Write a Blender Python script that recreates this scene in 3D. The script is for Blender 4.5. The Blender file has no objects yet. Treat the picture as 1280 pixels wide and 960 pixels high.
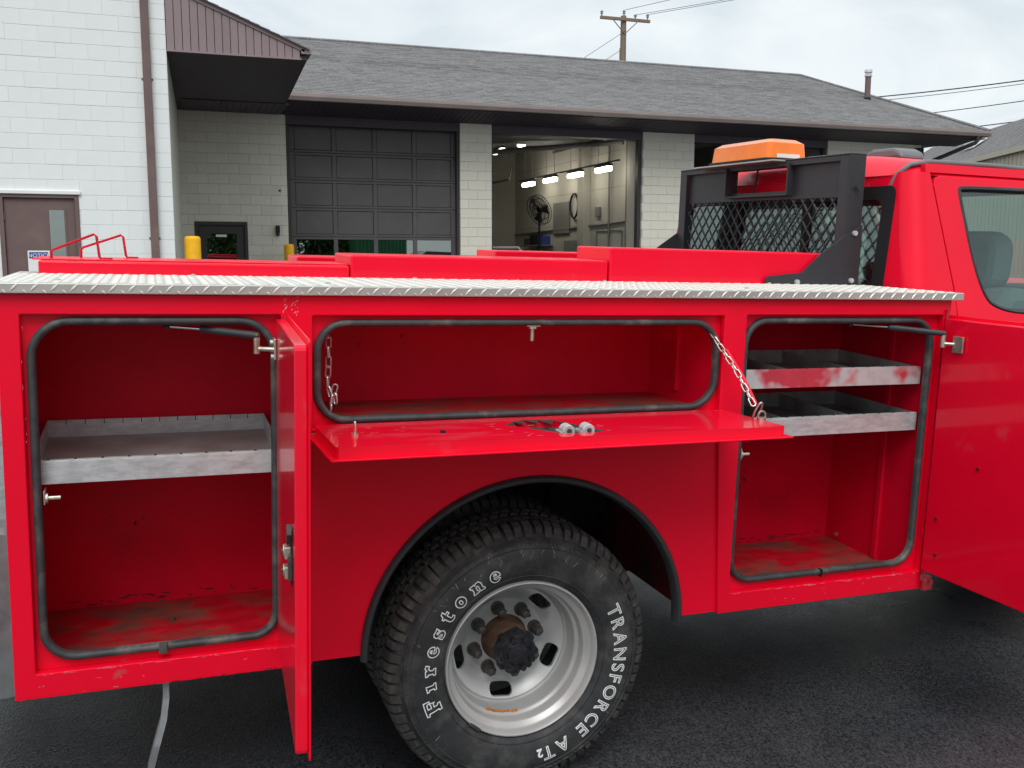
import bpy, bmesh, math, random
from mathutils import Vector, Matrix
random.seed(7)
R = math.radians
sc = bpy.context.scene
col = sc.collection

# ------------------------------------------------------------------ camera
CAMZ = 1.68
Mcam = ((0.94386048, -0.33034288, 0.00099112),
        (-0.04301003, -0.1258625, -0.99111491),
        (0.3275325, 0.93543157, -0.1330047))          # rows: right, down, forward
cd = bpy.data.cameras.new('camera'); cam = bpy.data.objects.new('camera', cd); col.objects.link(cam)
cd.sensor_width = 36.0; cd.lens = 36.0 * 1200 / 1280; cd.clip_start = 0.05; cd.clip_end = 2000
r_, d_, f_ = [Vector(v).normalized() for v in Mcam]
cam.matrix_world = Matrix(((r_.x, -d_.x, -f_.x, 0), (r_.y, -d_.y, -f_.y, 0), (r_.z, -d_.z, -f_.z, CAMZ), (0, 0, 0, 1)))
sc.camera = cam

# ------------------------------------------------------------------ sky, sun, exposure
SUN_EL, SUN_AZ = 52, -160           # azimuth of the sun seen from the lot, degrees from +Y towards +X
world = bpy.data.worlds.new('World'); sc.world = world; world.use_nodes = True
nt = world.node_tree; nt.nodes.clear()
def N(t, tree=None, **kw):
    n = (tree or nt).nodes.new(t)
    for k, v in kw.items():
        setattr(n, k, v)
    return n
wout = N('ShaderNodeOutputWorld'); wbg = N('ShaderNodeBackground'); L = nt.links.new
sky = N('ShaderNodeTexSky', sky_type='NISHITA', sun_disc=False)
sky.sun_elevation = R(SUN_EL); sky.sun_rotation = R(SUN_AZ)
skym = N('ShaderNodeVectorMath', operation='SCALE'); skym.inputs['Scale'].default_value = 0.08
L(sky.outputs[0], skym.inputs[0])
tc = N('ShaderNodeTexCoord'); sep = N('ShaderNodeSeparateXYZ'); L(tc.outputs['Generated'], sep.inputs[0])
zz = N('ShaderNodeMath', operation='MAXIMUM'); L(sep.outputs[2], zz.inputs[0]); zz.inputs[1].default_value = 0.0
za = N('ShaderNodeMath', operation='ADD'); L(zz.outputs[0], za.inputs[0]); za.inputs[1].default_value = 0.22
dv = N('ShaderNodeVectorMath', operation='DIVIDE')
cmb = N('ShaderNodeCombineXYZ')
for i in range(3): L(za.outputs[0], cmb.inputs[i])
L(tc.outputs['Generated'], dv.inputs[0]); L(cmb.outputs[0], dv.inputs[1])
nz = N('ShaderNodeTexNoise'); nz.inputs['Scale'].default_value = 1.7; nz.inputs['Detail'].default_value = 5; nz.inputs['Roughness'].default_value = 0.55
nz.inputs['Distortion'].default_value = 0.6
L(dv.outputs[0], nz.inputs['Vector'])
cr = N('ShaderNodeValToRGB')
cr.color_ramp.elements[0].position = 0.33; cr.color_ramp.elements[0].color = (0.52, 0.585, 0.615, 1)
cr.color_ramp.elements[1].position = 0.66; cr.color_ramp.elements[1].color = (0.72, 0.755, 0.765, 1)
L(nz.outputs[0], cr.inputs[0])
zg = N('ShaderNodeMapRange'); L(zz.outputs[0], zg.inputs[0])            # overcast: brighter overhead than at the horizon
zg.inputs[1].default_value = 0.25; zg.inputs[2].default_value = 1.0; zg.inputs[3].default_value = 1.0; zg.inputs[4].default_value = 1.55
sc2 = N('ShaderNodeVectorMath', operation='SCALE'); L(cr.outputs[0], sc2.inputs[0]); L(zg.outputs[0], sc2.inputs['Scale'])
mixw = N('ShaderNodeMix', data_type='RGBA'); mixw.inputs[0].default_value = 0.88
L(skym.outputs[0], mixw.inputs[6]); L(sc2.outputs[0], mixw.inputs[7])
L(mixw.outputs[2], wbg.inputs[0]); wbg.inputs[1].default_value = 1.0
L(wbg.outputs[0], wout.inputs[0])
sd = bpy.data.lights.new('sun', 'SUN'); sd.energy = 1.4; sd.angle = R(35); sd.color = (1.0, 0.975, 0.94)
sun = bpy.data.objects.new('sun', sd); col.objects.link(sun)
sdir = Vector((math.sin(R(SUN_AZ)) * math.cos(R(SUN_EL)), math.cos(R(SUN_AZ)) * math.cos(R(SUN_EL)), math.sin(R(SUN_EL))))
sun.rotation_euler = sdir.to_track_quat('Z', 'Y').to_euler()
sun.location = (0, 0, 30)
sc.view_settings.view_transform = 'Standard'; sc.view_settings.look = 'None'
sc.view_settings.exposure = 0.45; sc.view_settings.gamma = 1.0
sc.view_settings.use_curve_mapping = False
sc.cycles.max_bounces = 8

# ------------------------------------------------------------------ materials
MATS = {}
def bsdf(name, colr, rough=0.5, metal=0.0, spec=0.5, coat=0.0, coat_rough=0.1, bump=0.0, bscale=200.0,
         var=0.0, vscale=8.0, col2=None, mixscale=6.0, mixlo=0.5, mixhi=0.65, detail=4, rvar=0.0, objrand=0.0, stretch=None, emit=None, estr=0.0):
    m = bpy.data.materials.new(name); m.use_nodes = True; t = m.node_tree; n = t.nodes; l = t.links.new
    p = n['Principled BSDF']
    p.inputs['Base Color'].default_value = (*colr, 1); p.inputs['Roughness'].default_value = rough
    p.inputs['Metallic'].default_value = metal; p.inputs['Specular IOR Level'].default_value = spec
    p.inputs['Coat Weight'].default_value = coat; p.inputs['Coat Roughness'].default_value = coat_rough
    if emit: p.inputs['Emission Color'].default_value = (*emit, 1); p.inputs['Emission Strength'].default_value = estr
    co = n.new('ShaderNodeTexCoord').outputs['Object']
    if stretch:
        mp = n.new('ShaderNodeMapping'); mp.inputs['Scale'].default_value = stretch; l(co, mp.inputs[0]); co = mp.outputs[0]
    def noise(s, det=4, rg=0.55):
        q = n.new('ShaderNodeTexNoise'); q.inputs['Scale'].default_value = s; q.inputs['Detail'].default_value = det
        q.inputs['Roughness'].default_value = rg; l(co, q.inputs['Vector']); return q.outputs[0]
    c = None
    def rgb(v):
        q = n.new('ShaderNodeRGB'); q.outputs[0].default_value = (*v, 1); return q.outputs[0]
    if col2 is not None:
        mr = n.new('ShaderNodeMapRange'); mr.inputs[1].default_value = mixlo; mr.inputs[2].default_value = mixhi
        l(noise(mixscale, detail, 0.65), mr.inputs[0])
        mx = n.new('ShaderNodeMix'); mx.data_type = 'RGBA'; l(mr.outputs[0], mx.inputs[0]); l(rgb(colr), mx.inputs[6]); l(rgb(col2), mx.inputs[7]); c = mx.outputs[2]
    if var or objrand:
        if c is None: c = rgb(colr)
        hs = n.new('ShaderNodeHueSaturation'); l(c, hs.inputs['Color'])
        v = None
        if var:
            mr = n.new('ShaderNodeMapRange'); l(noise(vscale, 5), mr.inputs[0]); mr.inputs[1].default_value = 0.25; mr.inputs[2].default_value = 0.75
            mr.inputs[3].default_value = 1 - var; mr.inputs[4].default_value = 1 + var; v = mr.outputs[0]
        if objrand:
            oi = n.new('ShaderNodeObjectInfo'); mr = n.new('ShaderNodeMapRange'); l(oi.outputs['Random'], mr.inputs[0])
            mr.inputs[3].default_value = 1 - objrand; mr.inputs[4].default_value = 1 + objrand
            if v is not None:
                mu = n.new('ShaderNodeMath'); mu.operation = 'MULTIPLY'; l(v, mu.inputs[0]); l(mr.outputs[0], mu.inputs[1]); v = mu.outputs[0]
            else: v = mr.outputs[0]
        l(v, hs.inputs['Value']); c = hs.outputs[0]
    if c is not None: l(c, p.inputs['Base Color'])
    if rvar:
        mr = n.new('ShaderNodeMapRange'); l(noise(vscale * 0.7, 4), mr.inputs[0]); mr.inputs[1].default_value = 0.3; mr.inputs[2].default_value = 0.7
        mr.inputs[3].default_value = max(0.05, rough - rvar); mr.inputs[4].default_value = min(1, rough + rvar); l(mr.outputs[0], p.inputs['Roughness'])
    if bump:
        b = n.new('ShaderNodeBump'); b.inputs['Strength'].default_value = bump; b.inputs['Distance'].default_value = 0.01
        l(noise(bscale, 3), b.inputs['Height']); l(b.outputs[0], p.inputs['Normal'])
    MATS[name] = m; return m
RED = (0.84, 0.0010, 0.025)
bsdf('red', RED, 0.40, spec=0.18, coat=0.22, coat_rough=0.07, var=0.05, vscale=3, bump=0.03, bscale=14, col2=(0.58, 0.06, 0.075), mixscale=7, mixlo=0.66, mixhi=0.72, detail=10)
bsdf('red_in_shaded', (0.62, 0.0010, 0.022), 0.5, spec=0.15, coat=0.06, coat_rough=0.25, var=0.10, vscale=5, col2=(0.40, 0.006, 0.020), mixscale=3.5, mixlo=0.58, mixhi=0.8, detail=7, bump=0.05, bscale=10)  # body red darkened to deepen the shade inside the compartments, with some dirt
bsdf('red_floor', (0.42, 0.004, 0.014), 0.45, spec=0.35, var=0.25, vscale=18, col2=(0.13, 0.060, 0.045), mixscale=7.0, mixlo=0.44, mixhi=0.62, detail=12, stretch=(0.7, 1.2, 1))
bsdf('red_worn', RED, 0.42, spec=0.2, coat=0.7, coat_rough=0.09, var=0.06, vscale=4, col2=(0.60, 0.09, 0.11), mixscale=5.0, mixlo=0.56, mixhi=0.72, detail=8, stretch=(0.35, 1.3, 0.35))
bsdf('hoop', (0.50, 0.004, 0.02), 0.45, spec=0.3, var=0.25, vscale=40)
bsdf('rubber', (0.045, 0.047, 0.05), 0.55, spec=0.4, var=0.3, vscale=30, col2=(0.20, 0.19, 0.165), mixscale=7, mixlo=0.52, mixhi=0.78, detail=6)
bsdf('trim', (0.035, 0.037, 0.04), 0.45, spec=0.45, var=0.25, vscale=20)
bsdf('tyre', (0.030, 0.031, 0.033), 0.62, spec=0.4, var=0.35, vscale=25, col2=(0.10, 0.095, 0.085), mixscale=11, mixlo=0.47, mixhi=0.78, detail=8, bump=0.08, bscale=60)
bsdf('tread', (0.040, 0.040, 0.040), 0.8, spec=0.25, var=0.35, vscale=40, col2=(0.095, 0.088, 0.075), mixscale=16, mixlo=0.42, mixhi=0.75, detail=8)
bsdf('letter', (0.80, 0.81, 0.80), 0.6, var=0.06, vscale=60)
bsdf('rim', (0.50, 0.50, 0.49), 0.38, metal=0.35, spec=0.5, var=0.08, vscale=9, col2=(0.36, 0.33, 0.28), mixscale=14, mixlo=0.64, mixhi=0.85, detail=8, bump=0.02, bscale=60)
bsdf('rust', (0.105, 0.052, 0.030), 0.75, spec=0.3, var=0.4, vscale=40, col2=(0.07, 0.04, 0.028), mixscale=30, mixlo=0.4, mixhi=0.7)
bsdf('rust_spot', (0.42, 0.16, 0.035), 0.8, spec=0.2, var=0.4, vscale=80)
bsdf('hubcap', (0.018, 0.018, 0.022), 0.35, spec=0.5, var=0.5, vscale=40, bump=0.3, bscale=90)
bsdf('lug', (0.075, 0.068, 0.06), 0.5, metal=0.4, var=0.3, vscale=60)
bsdf('black', (0.012, 0.012, 0.014), 0.6, spec=0.3)
bsdf('rack', (0.028, 0.030, 0.034), 0.45, spec=0.45, var=0.12, vscale=40, bump=0.03, bscale=300)
bsdf('under', (0.016, 0.015, 0.016), 0.8, spec=0.2, var=0.4, vscale=12)
bsdf('liner', (0.13, 0.006, 0.012), 0.6, spec=0.3, var=0.4, vscale=9, col2=(0.03, 0.025, 0.025), mixscale=5, mixlo=0.45, mixhi=0.7)
bsdf('galv', (0.60, 0.62, 0.625), 0.40, metal=0.35, var=0.12, vscale=30, col2=(0.47, 0.485, 0.49), mixscale=55, mixlo=0.42, mixhi=0.62, detail=6, rvar=0.1, stretch=(0.5, 1, 1.5))
bsdf('galv_floor', (0.40, 0.395, 0.38), 0.5, metal=0.3, var=0.2, vscale=18, col2=(0.27, 0.25, 0.225), mixscale=9, mixlo=0.42, mixhi=0.66, detail=8, rvar=0.1)
bsdf('galv_red', (0.58, 0.60, 0.60), 0.42, metal=0.35, var=0.12, vscale=30, col2=(0.62, 0.06, 0.09), mixscale=2.6, mixlo=0.47, mixhi=0.53, detail=4)
bsdf('galv_dark', (0.34, 0.345, 0.34), 0.55, metal=0.3, var=0.2, vscale=18, col2=(0.22, 0.22, 0.21), mixscale=7, mixlo=0.42, mixhi=0.62, detail=8)
bsdf('plate_lug_glint', (0.74, 0.72, 0.655), 0.34, metal=0.45, spec=0.5, var=0.1, vscale=20)  # same metal as the deck, painted paler so the lugs seem to glint
bsdf('plate', (0.50, 0.49, 0.455), 0.42, metal=0.5, spec=0.5, var=0.12, vscale=9, col2=(0.47, 0.45, 0.40), mixscale=5, mixlo=0.48, mixhi=0.75, detail=8, rvar=0.08)
bsdf('zinc', (0.62, 0.59, 0.50), 0.35, metal=0.85, var=0.15, vscale=60, col2=(0.36, 0.30, 0.2), mixscale=40, mixlo=0.5, mixhi=0.75)
bsdf('chain', (0.55, 0.53, 0.49), 0.35, metal=0.85, var=0.2, vscale=90)
bsdf('amber', (0.95, 0.21, 0.008), 0.18, spec=0.5, coat=0.4, coat_rough=0.05, var=0.10, vscale=10)
MATS['amber'].node_tree.nodes['Principled BSDF'].inputs['Transmission Weight'].default_value = 0.0
bsdf('white_lens', (0.8, 0.78, 0.72), 0.25)
bsdf('grey_plastic', (0.14, 0.145, 0.15), 0.45, var=0.1)
bsdf('seat', (0.17, 0.185, 0.19), 0.85, spec=0.2, var=0.1, vscale=10)
bsdf('cabin', (0.05, 0.055, 0.058), 0.8, spec=0.2)
bsdf('chrome', (0.7, 0.71, 0.72), 0.12, metal=1.0)
bsdf('lamp_red', (0.35, 0.01, 0.01), 0.2, coat=0.5)
bsdf('bumper', (0.20, 0.21, 0.215), 0.55, metal=0.4, var=0.25, vscale=14, col2=(0.10, 0.10, 0.10), mixscale=8, mixlo=0.5, mixhi=0.75)
# building
bsdf('block_white', (0.755, 0.785, 0.77), 0.7, spec=0.3, var=0.025, vscale=2.5, objrand=0.012, bump=0.22, bscale=55)
bsdf('joint_white', (0.72, 0.745, 0.73), 0.8, spec=0.2)
bsdf('block_cream', (0.66, 0.635, 0.55), 0.75, spec=0.25, var=0.06, vscale=2.2, objrand=0.035, bump=0.22, bscale=55)
bsdf('joint_cream', (0.47, 0.45, 0.39), 0.85, spec=0.2)
bsdf('block_stain', (0.66, 0.63, 0.545), 0.75, spec=0.25, var=0.05, vscale=1.6, objrand=0.03, bump=0.25, bscale=55, col2=(0.50, 0.42, 0.30), mixscale=1.7, mixlo=0.48, mixhi=0.8, detail=8)
bsdf('brown', (0.155, 0.105, 0.10), 0.6, spec=0.3, var=0.12, vscale=3, col2=(0.20, 0.13, 0.11), mixscale=2.5, mixlo=0.5, mixhi=0.8)
bsdf('mauve', (0.26, 0.195, 0.20), 0.55, spec=0.35, var=0.06, vscale=3, objrand=0.05)
bsdf('soffit', (0.072, 0.059, 0.072), 0.6, spec=0.3, var=0.1, vscale=3)
bsdf('gutter', (0.27, 0.22, 0.205), 0.5, spec=0.4, var=0.15, vscale=1.6)
bsdf('dark_door', (0.085, 0.078, 0.078), 0.5, spec=0.35, var=0.08, vscale=2, col2=(0.105, 0.097, 0.095), mixscale=1.5, mixlo=0.5, mixhi=0.75)
bsdf('dark_frame', (0.045, 0.040, 0.042), 0.55, spec=0.35)
bsdf('yellow', (0.92, 0.47, 0.008), 0.5, spec=0.4, var=0.1, vscale=9, col2=(0.55, 0.26, 0.02), mixscale=9, mixlo=0.62, mixhi=0.75, detail=8)
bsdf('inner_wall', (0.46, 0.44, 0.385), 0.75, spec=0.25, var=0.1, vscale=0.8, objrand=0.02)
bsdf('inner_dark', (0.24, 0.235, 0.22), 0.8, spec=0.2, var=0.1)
bsdf('ceiling', (0.36, 0.36, 0.35), 0.8, var=0.1, vscale=0.6)
bsdf('concrete', (0.25, 0.25, 0.24), 0.8, var=0.15, vscale=1)
bsdf('fixture', (0.9, 0.9, 0.85), 0.4, emit=(1.0, 0.95, 0.80), estr=13.0)
bsdf('pipe', (0.24, 0.235, 0.22), 0.5, metal=0.3)
bsdf('wood', (0.20, 0.145, 0.10), 0.85, var=0.25, vscale=5, stretch=(6, 6, 0.4))
bsdf('wire', (0.02, 0.02, 0.022), 0.6)
bsdf('insulator', (0.22, 0.21, 0.2), 0.4)
bsdf('beige_siding', (0.52, 0.47, 0.37), 0.65, var=0.06, vscale=1)
bsdf('white_paint', (0.75, 0.76, 0.75), 0.6, var=0.05, vscale=3)
bsdf('blue_print', (0.03, 0.06, 0.30), 0.5)
bsdf('car_dark', (0.012, 0.014, 0.02), 0.25, coat=0.8)
bsdf('hinge', (0.45, 0.02, 0.03), 0.5, var=0.3, vscale=60, col2=(0.25, 0.2, 0.18), mixscale=30, mixlo=0.5, mixhi=0.7)

def glass(name, tint, reflect_rough=0.0, base=0.05, dark=0.0):
    m = bpy.data.materials.new(name); m.use_nodes = True; t = m.node_tree; n = t.nodes; l = t.links.new
    n.remove(n['Principled BSDF']); out = n['Material Output']
    tr = n.new('ShaderNodeBsdfTransparent'); tr.inputs[0].default_value = (*tint, 1)
    gl = n.new('ShaderNodeBsdfGlossy'); gl.inputs['Roughness'].default_value = reflect_rough; gl.inputs['Color'].default_value = (0.9, 1.0, 0.98, 1)
    lw = n.new('ShaderNodeLayerWeight'); pw = n.new('ShaderNodeMath'); pw.operation = 'POWER'; pw.inputs[1].default_value = 5; l(lw.outputs['Facing'], pw.inputs[0])
    ad = n.new('ShaderNodeMath'); ad.operation = 'MULTIPLY_ADD'; ad.use_clamp = True; ad.inputs[1].default_value = 0.9; ad.inputs[2].default_value = base; l(pw.outputs[0], ad.inputs[0])
    mx = n.new('ShaderNodeMixShader'); l(ad.outputs[0], mx.inputs[0]); l(tr.outputs[0], mx.inputs[1]); l(gl.outputs[0], mx.inputs[2]); l(mx.outputs[0], out.inputs[0])
    MATS[name] = m
glass('glass', (0.80, 0.90, 0.88), 0.0, 0.06)
glass('glass_rear', (0.62, 0.74, 0.72), 0.0, 0.16)
glass('glass_house', (0.25, 0.28, 0.28), 0.01, 0.28)

def asphalt():
    m = bpy.data.materials.new('asphalt'); m.use_nodes = True; t = m.node_tree; n = t.nodes; l = t.links.new; p = n['Principled BSDF']
    co = n.new('ShaderNodeTexCoord').outputs['Object']
    def noise(s, d, rg=0.6):
        q = n.new('ShaderNodeTexNoise'); q.inputs['Scale'].default_value = s; q.inputs['Detail'].default_value = d; q.inputs['Roughness'].default_value = rg; l(co, q.inputs[0]); return q.outputs[0]
    vo = n.new('ShaderNodeTexVoronoi'); vo.inputs['Scale'].default_value = 150; l(co, vo.inputs['Vector'])
    big = noise(0.9, 6); fine = noise(420, 1)
    rp = n.new('ShaderNodeValToRGB'); l(vo.outputs['Color'], rp.inputs[0])
    rp.color_ramp.elements[0].color = (0.008, 0.009, 0.012, 1); rp.color_ramp.elements[1].color = (0.072, 0.075, 0.082, 1)
    mr = n.new('ShaderNodeMapRange'); l(big, mr.inputs[0]); mr.inputs[1].default_value = 0.3; mr.inputs[2].default_value = 0.7; mr.inputs[3].default_value = 0.6; mr.inputs[4].default_value = 1.35
    hs = n.new('ShaderNodeHueSaturation'); l(rp.outputs[0], hs.inputs['Color']); l(mr.outputs[0], hs.inputs['Value']); l(hs.outputs[0], p.inputs['Base Color'])
    wet = n.new('ShaderNodeMapRange'); l(big, wet.inputs[0]); wet.inputs[1].default_value = 0.40; wet.inputs[2].default_value = 0.62; wet.inputs[3].default_value = 0.22; wet.inputs[4].default_value = 0.55
    l(wet.outputs[0], p.inputs['Roughness']); p.inputs['Specular IOR Level'].default_value = 0.5
    ad = n.new('ShaderNodeMath'); ad.operation = 'ADD'; l(vo.outputs['Distance'], ad.inputs[0]); l(fine, ad.inputs[1])
    b = n.new('ShaderNodeBump'); b.inputs['Strength'].default_value = 0.5; b.inputs['Distance'].default_value = 0.0025; l(vo.outputs['Distance'], b.inputs['Height']); l(b.outputs[0], p.inputs['Normal'])
    MATS['asphalt'] = m
asphalt()

def shingles():
    m = bpy.data.materials.new('shingle'); m.use_nodes = True; t = m.node_tree; n = t.nodes; l = t.links.new; p = n['Principled BSDF']
    co = n.new('ShaderNodeTexCoord').outputs['Object']
    mp = n.new('ShaderNodeMapping'); mp.inputs['Rotation'].default_value = (0, 0, 0); l(co, mp.inputs[0])
    br = n.new('ShaderNodeTexBrick'); l(mp.outputs[0], br.inputs['Vector'])
    br.inputs['Scale'].default_value = 1.0; br.inputs['Brick Width'].default_value = 0.30; br.inputs['Row Height'].default_value = 0.134; br.inputs['Mortar Size'].default_value = 0.004
    br.inputs['Color1'].default_value = (0.215, 0.208, 0.208, 1); br.inputs['Color2'].default_value = (0.172, 0.168, 0.169, 1); br.inputs['Mortar'].default_value = (0.13, 0.128, 0.13, 1)
    br.offset = 0.37; br.squash = 1.0
    nz = n.new('ShaderNodeTexNoise'); nz.inputs['Scale'].default_value = 22; nz.inputs['Detail'].default_value = 4; l(co, nz.inputs[0])
    mr = n.new('ShaderNodeMapRange'); l(nz.outputs[0], mr.inputs[0]); mr.inputs[1].default_value = 0.3; mr.inputs[2].default_value = 0.7; mr.inputs[3].default_value = 0.78; mr.inputs[4].default_value = 1.22
    hs = n.new('ShaderNodeHueSaturation'); l(br.outputs[0], hs.inputs['Color']); l(mr.outputs[0], hs.inputs['Value']); l(hs.outputs[0], p.inputs['Base Color'])
    p.inputs['Roughness'].default_value = 0.9; p.inputs['Specular IOR Level'].default_value = 0.2
    MATS['shingle'] = m
shingles()

# ------------------------------------------------------------------ mesh helpers
class G:
    def __init__(s): s.v = []; s.f = []
    def add(s, vs, fs):
        b = len(s.v); s.v += [tuple(x) for x in vs]; s.f += [tuple(b + i for i in q) for q in fs]; return s
    def box(s, x0, x1, y0, y1, z0, z1, M=None):
        vs = [(x, y, z) for z in (z0, z1) for y in (y0, y1) for x in (x0, x1)]
        if M: vs = [M @ Vector(v) for v in vs]
        return s.add(vs, [(0, 2, 3, 1), (4, 5, 7, 6), (0, 1, 5, 4), (2, 6, 7, 3), (0, 4, 6, 2), (1, 3, 7, 5)])
    def cyl(s, p0, p1, r, n=16, r2=None):
        p0, p1 = Vector(p0), Vector(p1); a = (p1 - p0).normalized(); u = a.orthogonal().normalized(); w = a.cross(u); r2 = r if r2 is None else r2
        vs = [p0 + (u * math.cos(t) + w * math.sin(t)) * r for t in [2 * math.pi * i / n for i in range(n)]]
        vs += [p1 + (u * math.cos(t) + w * math.sin(t)) * r2 for t in [2 * math.pi * i / n for i in range(n)]]
        return s.add(vs, [(i, (i + 1) % n, n + (i + 1) % n, n + i) for i in range(n)] + [tuple(range(n - 1, -1, -1)), tuple(range(n, 2 * n))])
    def tube(s, pts, r, n=8, closed=False, sq=None):
        P = [Vector(p) for p in pts]; m = len(P); vs = []; prev = None
        for i in range(m):
            if closed: a = P[(i + 1) % m] - P[i - 1]
            else: a = P[min(i + 1, m - 1)] - P[max(i - 1, 0)]
            a.normalize()
            if prev is None: u = a.orthogonal().normalized()
            else: u = (prev - a * prev.dot(a)).normalized()
            prev = u; w = a.cross(u)
            vs += [P[i] + (u * math.cos(2 * math.pi * k / n) + w * math.sin(2 * math.pi * k / n)) * r for k in range(n)]
        fs = []
        for i in range(m if closed else m - 1):
            j = (i + 1) % m
            for k in range(n): fs.append((i * n + k, i * n + (k + 1) % n, j * n + (k + 1) % n, j * n + k))
        if not closed: fs += [tuple(range(n - 1, -1, -1)), tuple(range((m - 1) * n, m * n))]
        return s.add(vs, fs)
    def lathe(s, prof, c, n=64, axis='y', cap=False):         # prof: (radius, offset along axis)
        vs = []
        for r, o in prof:
            for k in range(n):
                t = 2 * math.pi * k / n
                vs.append((c[0] + r * math.cos(t), c[1] + o, c[2] + r * math.sin(t)) if axis == 'y' else (c[0] + r * math.cos(t), c[1] + r * math.sin(t), c[2] + o))
        fs = []
        for i in range(len(prof) - 1):
            for k in range(n): fs.append((i * n + k, (i + 1) * n + k, (i + 1) * n + (k + 1) % n, i * n + (k + 1) % n))
        if cap: fs += [tuple(range(n)), tuple(range((len(prof) - 1) * n, len(prof) * n))[::-1]]
        return s.add(vs, fs)
    def prism(s, loop, fn, d):                                 # loop of 2D points, fn -> 3D, d = extrusion vector
        n = len(loop); d = Vector(d); a = [Vector(fn(*p)) for p in loop]
        return s.add(a + [p + d for p in a], [tuple(range(n)), tuple(range(2 * n - 1, n - 1, -1))] + [(i, n + i, n + (i + 1) % n, (i + 1) % n) for i in range(n)])
    def grid(s, fn, nu, nv):
        vs = [fn(i / nu, j / nv) for j in range(nv + 1) for i in range(nu + 1)]
        return s.add(vs, [(j * (nu + 1) + i, j * (nu + 1) + i + 1, (j + 1) * (nu + 1) + i + 1, (j + 1) * (nu + 1) + i) for j in range(nv) for i in range(nu)])
    def mesh(s, name='m', smooth=None):
        me = bpy.data.meshes.new(name); me.from_pydata(s.v, [], s.f)
        bm = bmesh.new(); bm.from_mesh(me); bmesh.ops.recalc_face_normals(bm, faces=bm.faces); bm.to_mesh(me); bm.free()
        if smooth:
            me.shade_smooth(); me.set_sharp_from_angle(angle=R(smooth))
        return me
    def obj(s, name, mat, parent=None, smooth=None, bevel=0, loc=None):
        o = link(name, s.mesh(name, smooth), mat, parent, loc)
        if bevel: add_bevel(o, bevel)
        return o
def add_bevel(o, w, seg=2):
    b = o.modifiers.new('bevel', 'BEVEL'); b.width = w; b.segments = seg; b.limit_method = 'ANGLE'; b.angle_limit = R(40); b.harden_normals = False
def link(name, me, mat, parent=None, loc=None):
    o = bpy.data.objects.new(name, me); col.objects.link(o)
    if mat and not len(me.materials): me.materials.append(MATS[mat])
    if parent: o.parent = parent
    if loc: o.location = loc
    return o
def box(name, x0, x1, y0, y1, z0, z1, mat, parent=None, bevel=0.003):
    return G().box(x0, x1, y0, y1, z0, z1).obj(name, mat, parent, bevel=bevel)
def empty(name, loc=(0, 0, 0), label=None, cat=None, group=None):
    o = bpy.data.objects.new(name, None); col.objects.link(o); o.location = loc; o.empty_display_size = 0.2
    if label: tag(o, label, cat, group)
    return o
def tag(o, label, cat, group=None):
    o['label'] = label; o['category'] = cat
    if group: o['group'] = group
    return o
def rr(x0, x1, z0, z1, r, n=8):
    if not isinstance(r, (tuple, list)): r = (r,) * 4                     # bl, br, tr, tl
    out = []
    for (cx, cz, rad, a0) in ((x0 + r[0], z0 + r[0], r[0], 180), (x1 - r[1], z0 + r[1], r[1], 270), (x1 - r[2], z1 - r[2], r[2], 0), (x0 + r[3], z1 - r[3], r[3], 90)):
        for i in range(n + 1):
            a = R(a0 + 90 * i / n); out.append((cx + rad * math.cos(a), cz + rad * math.sin(a)))
    return out
def plate(name, outer, holes, fn, d, mat, parent=None, bevel=0, smooth=None):
    bm = bmesh.new(); ed = []
    for lp in [outer] + holes:
        vs = [bm.verts.new(fn(*p)) for p in lp]
        for i in range(len(vs)): ed.append(bm.edges.new((vs[i], vs[(i + 1) % len(vs)])))
    bmesh.ops.triangle_fill(bm, edges=ed, use_beauty=True)
    d = Vector(d); ext = bmesh.ops.extrude_face_region(bm, geom=bm.faces[:])
    for g in ext['geom']:
        if isinstance(g, bmesh.types.BMVert): g.co += d
    bmesh.ops.recalc_face_normals(bm, faces=bm.faces)
    me = bpy.data.meshes.new(name); bm.to_mesh(me); bm.free()
    if smooth: me.shade_smooth(); me.set_sharp_from_angle(angle=R(smooth))
    o = link(name, me, mat, parent)
    if bevel: add_bevel(o, bevel)
    return o
def copy(o, parent=None, loc=None, deep=True):
    c = o.copy(); col.objects.link(c); c.parent = parent
    if loc is not None: c.location = loc
    if deep:
        for ch in o.children: copy(ch, c)
    return c
XZ = lambda y: (lambda x, z: (x, y, z))
YZ = lambda x: (lambda y, z: (x, y, z))
XY = lambda z: (lambda x, y: (x, y, z))

# ------------------------------------------------------------------ truck frame
Rt = Matrix(((0.99955869, -0.02015358, 0.02182353), (0.02072276, 0.99944252, -0.02617663), (-0.02128382, 0.02661732, 0.99941909)))
Ct = Vector((0.32828802, -2.41799053, 1.13059538)); ZG = -0.467
MT = Rt.to_4x4(); MT.translation = Vector((0, 0, CAMZ)) - Rt @ Ct
def tw(x, y, z): return MT @ Vector((x, y, z))

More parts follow.
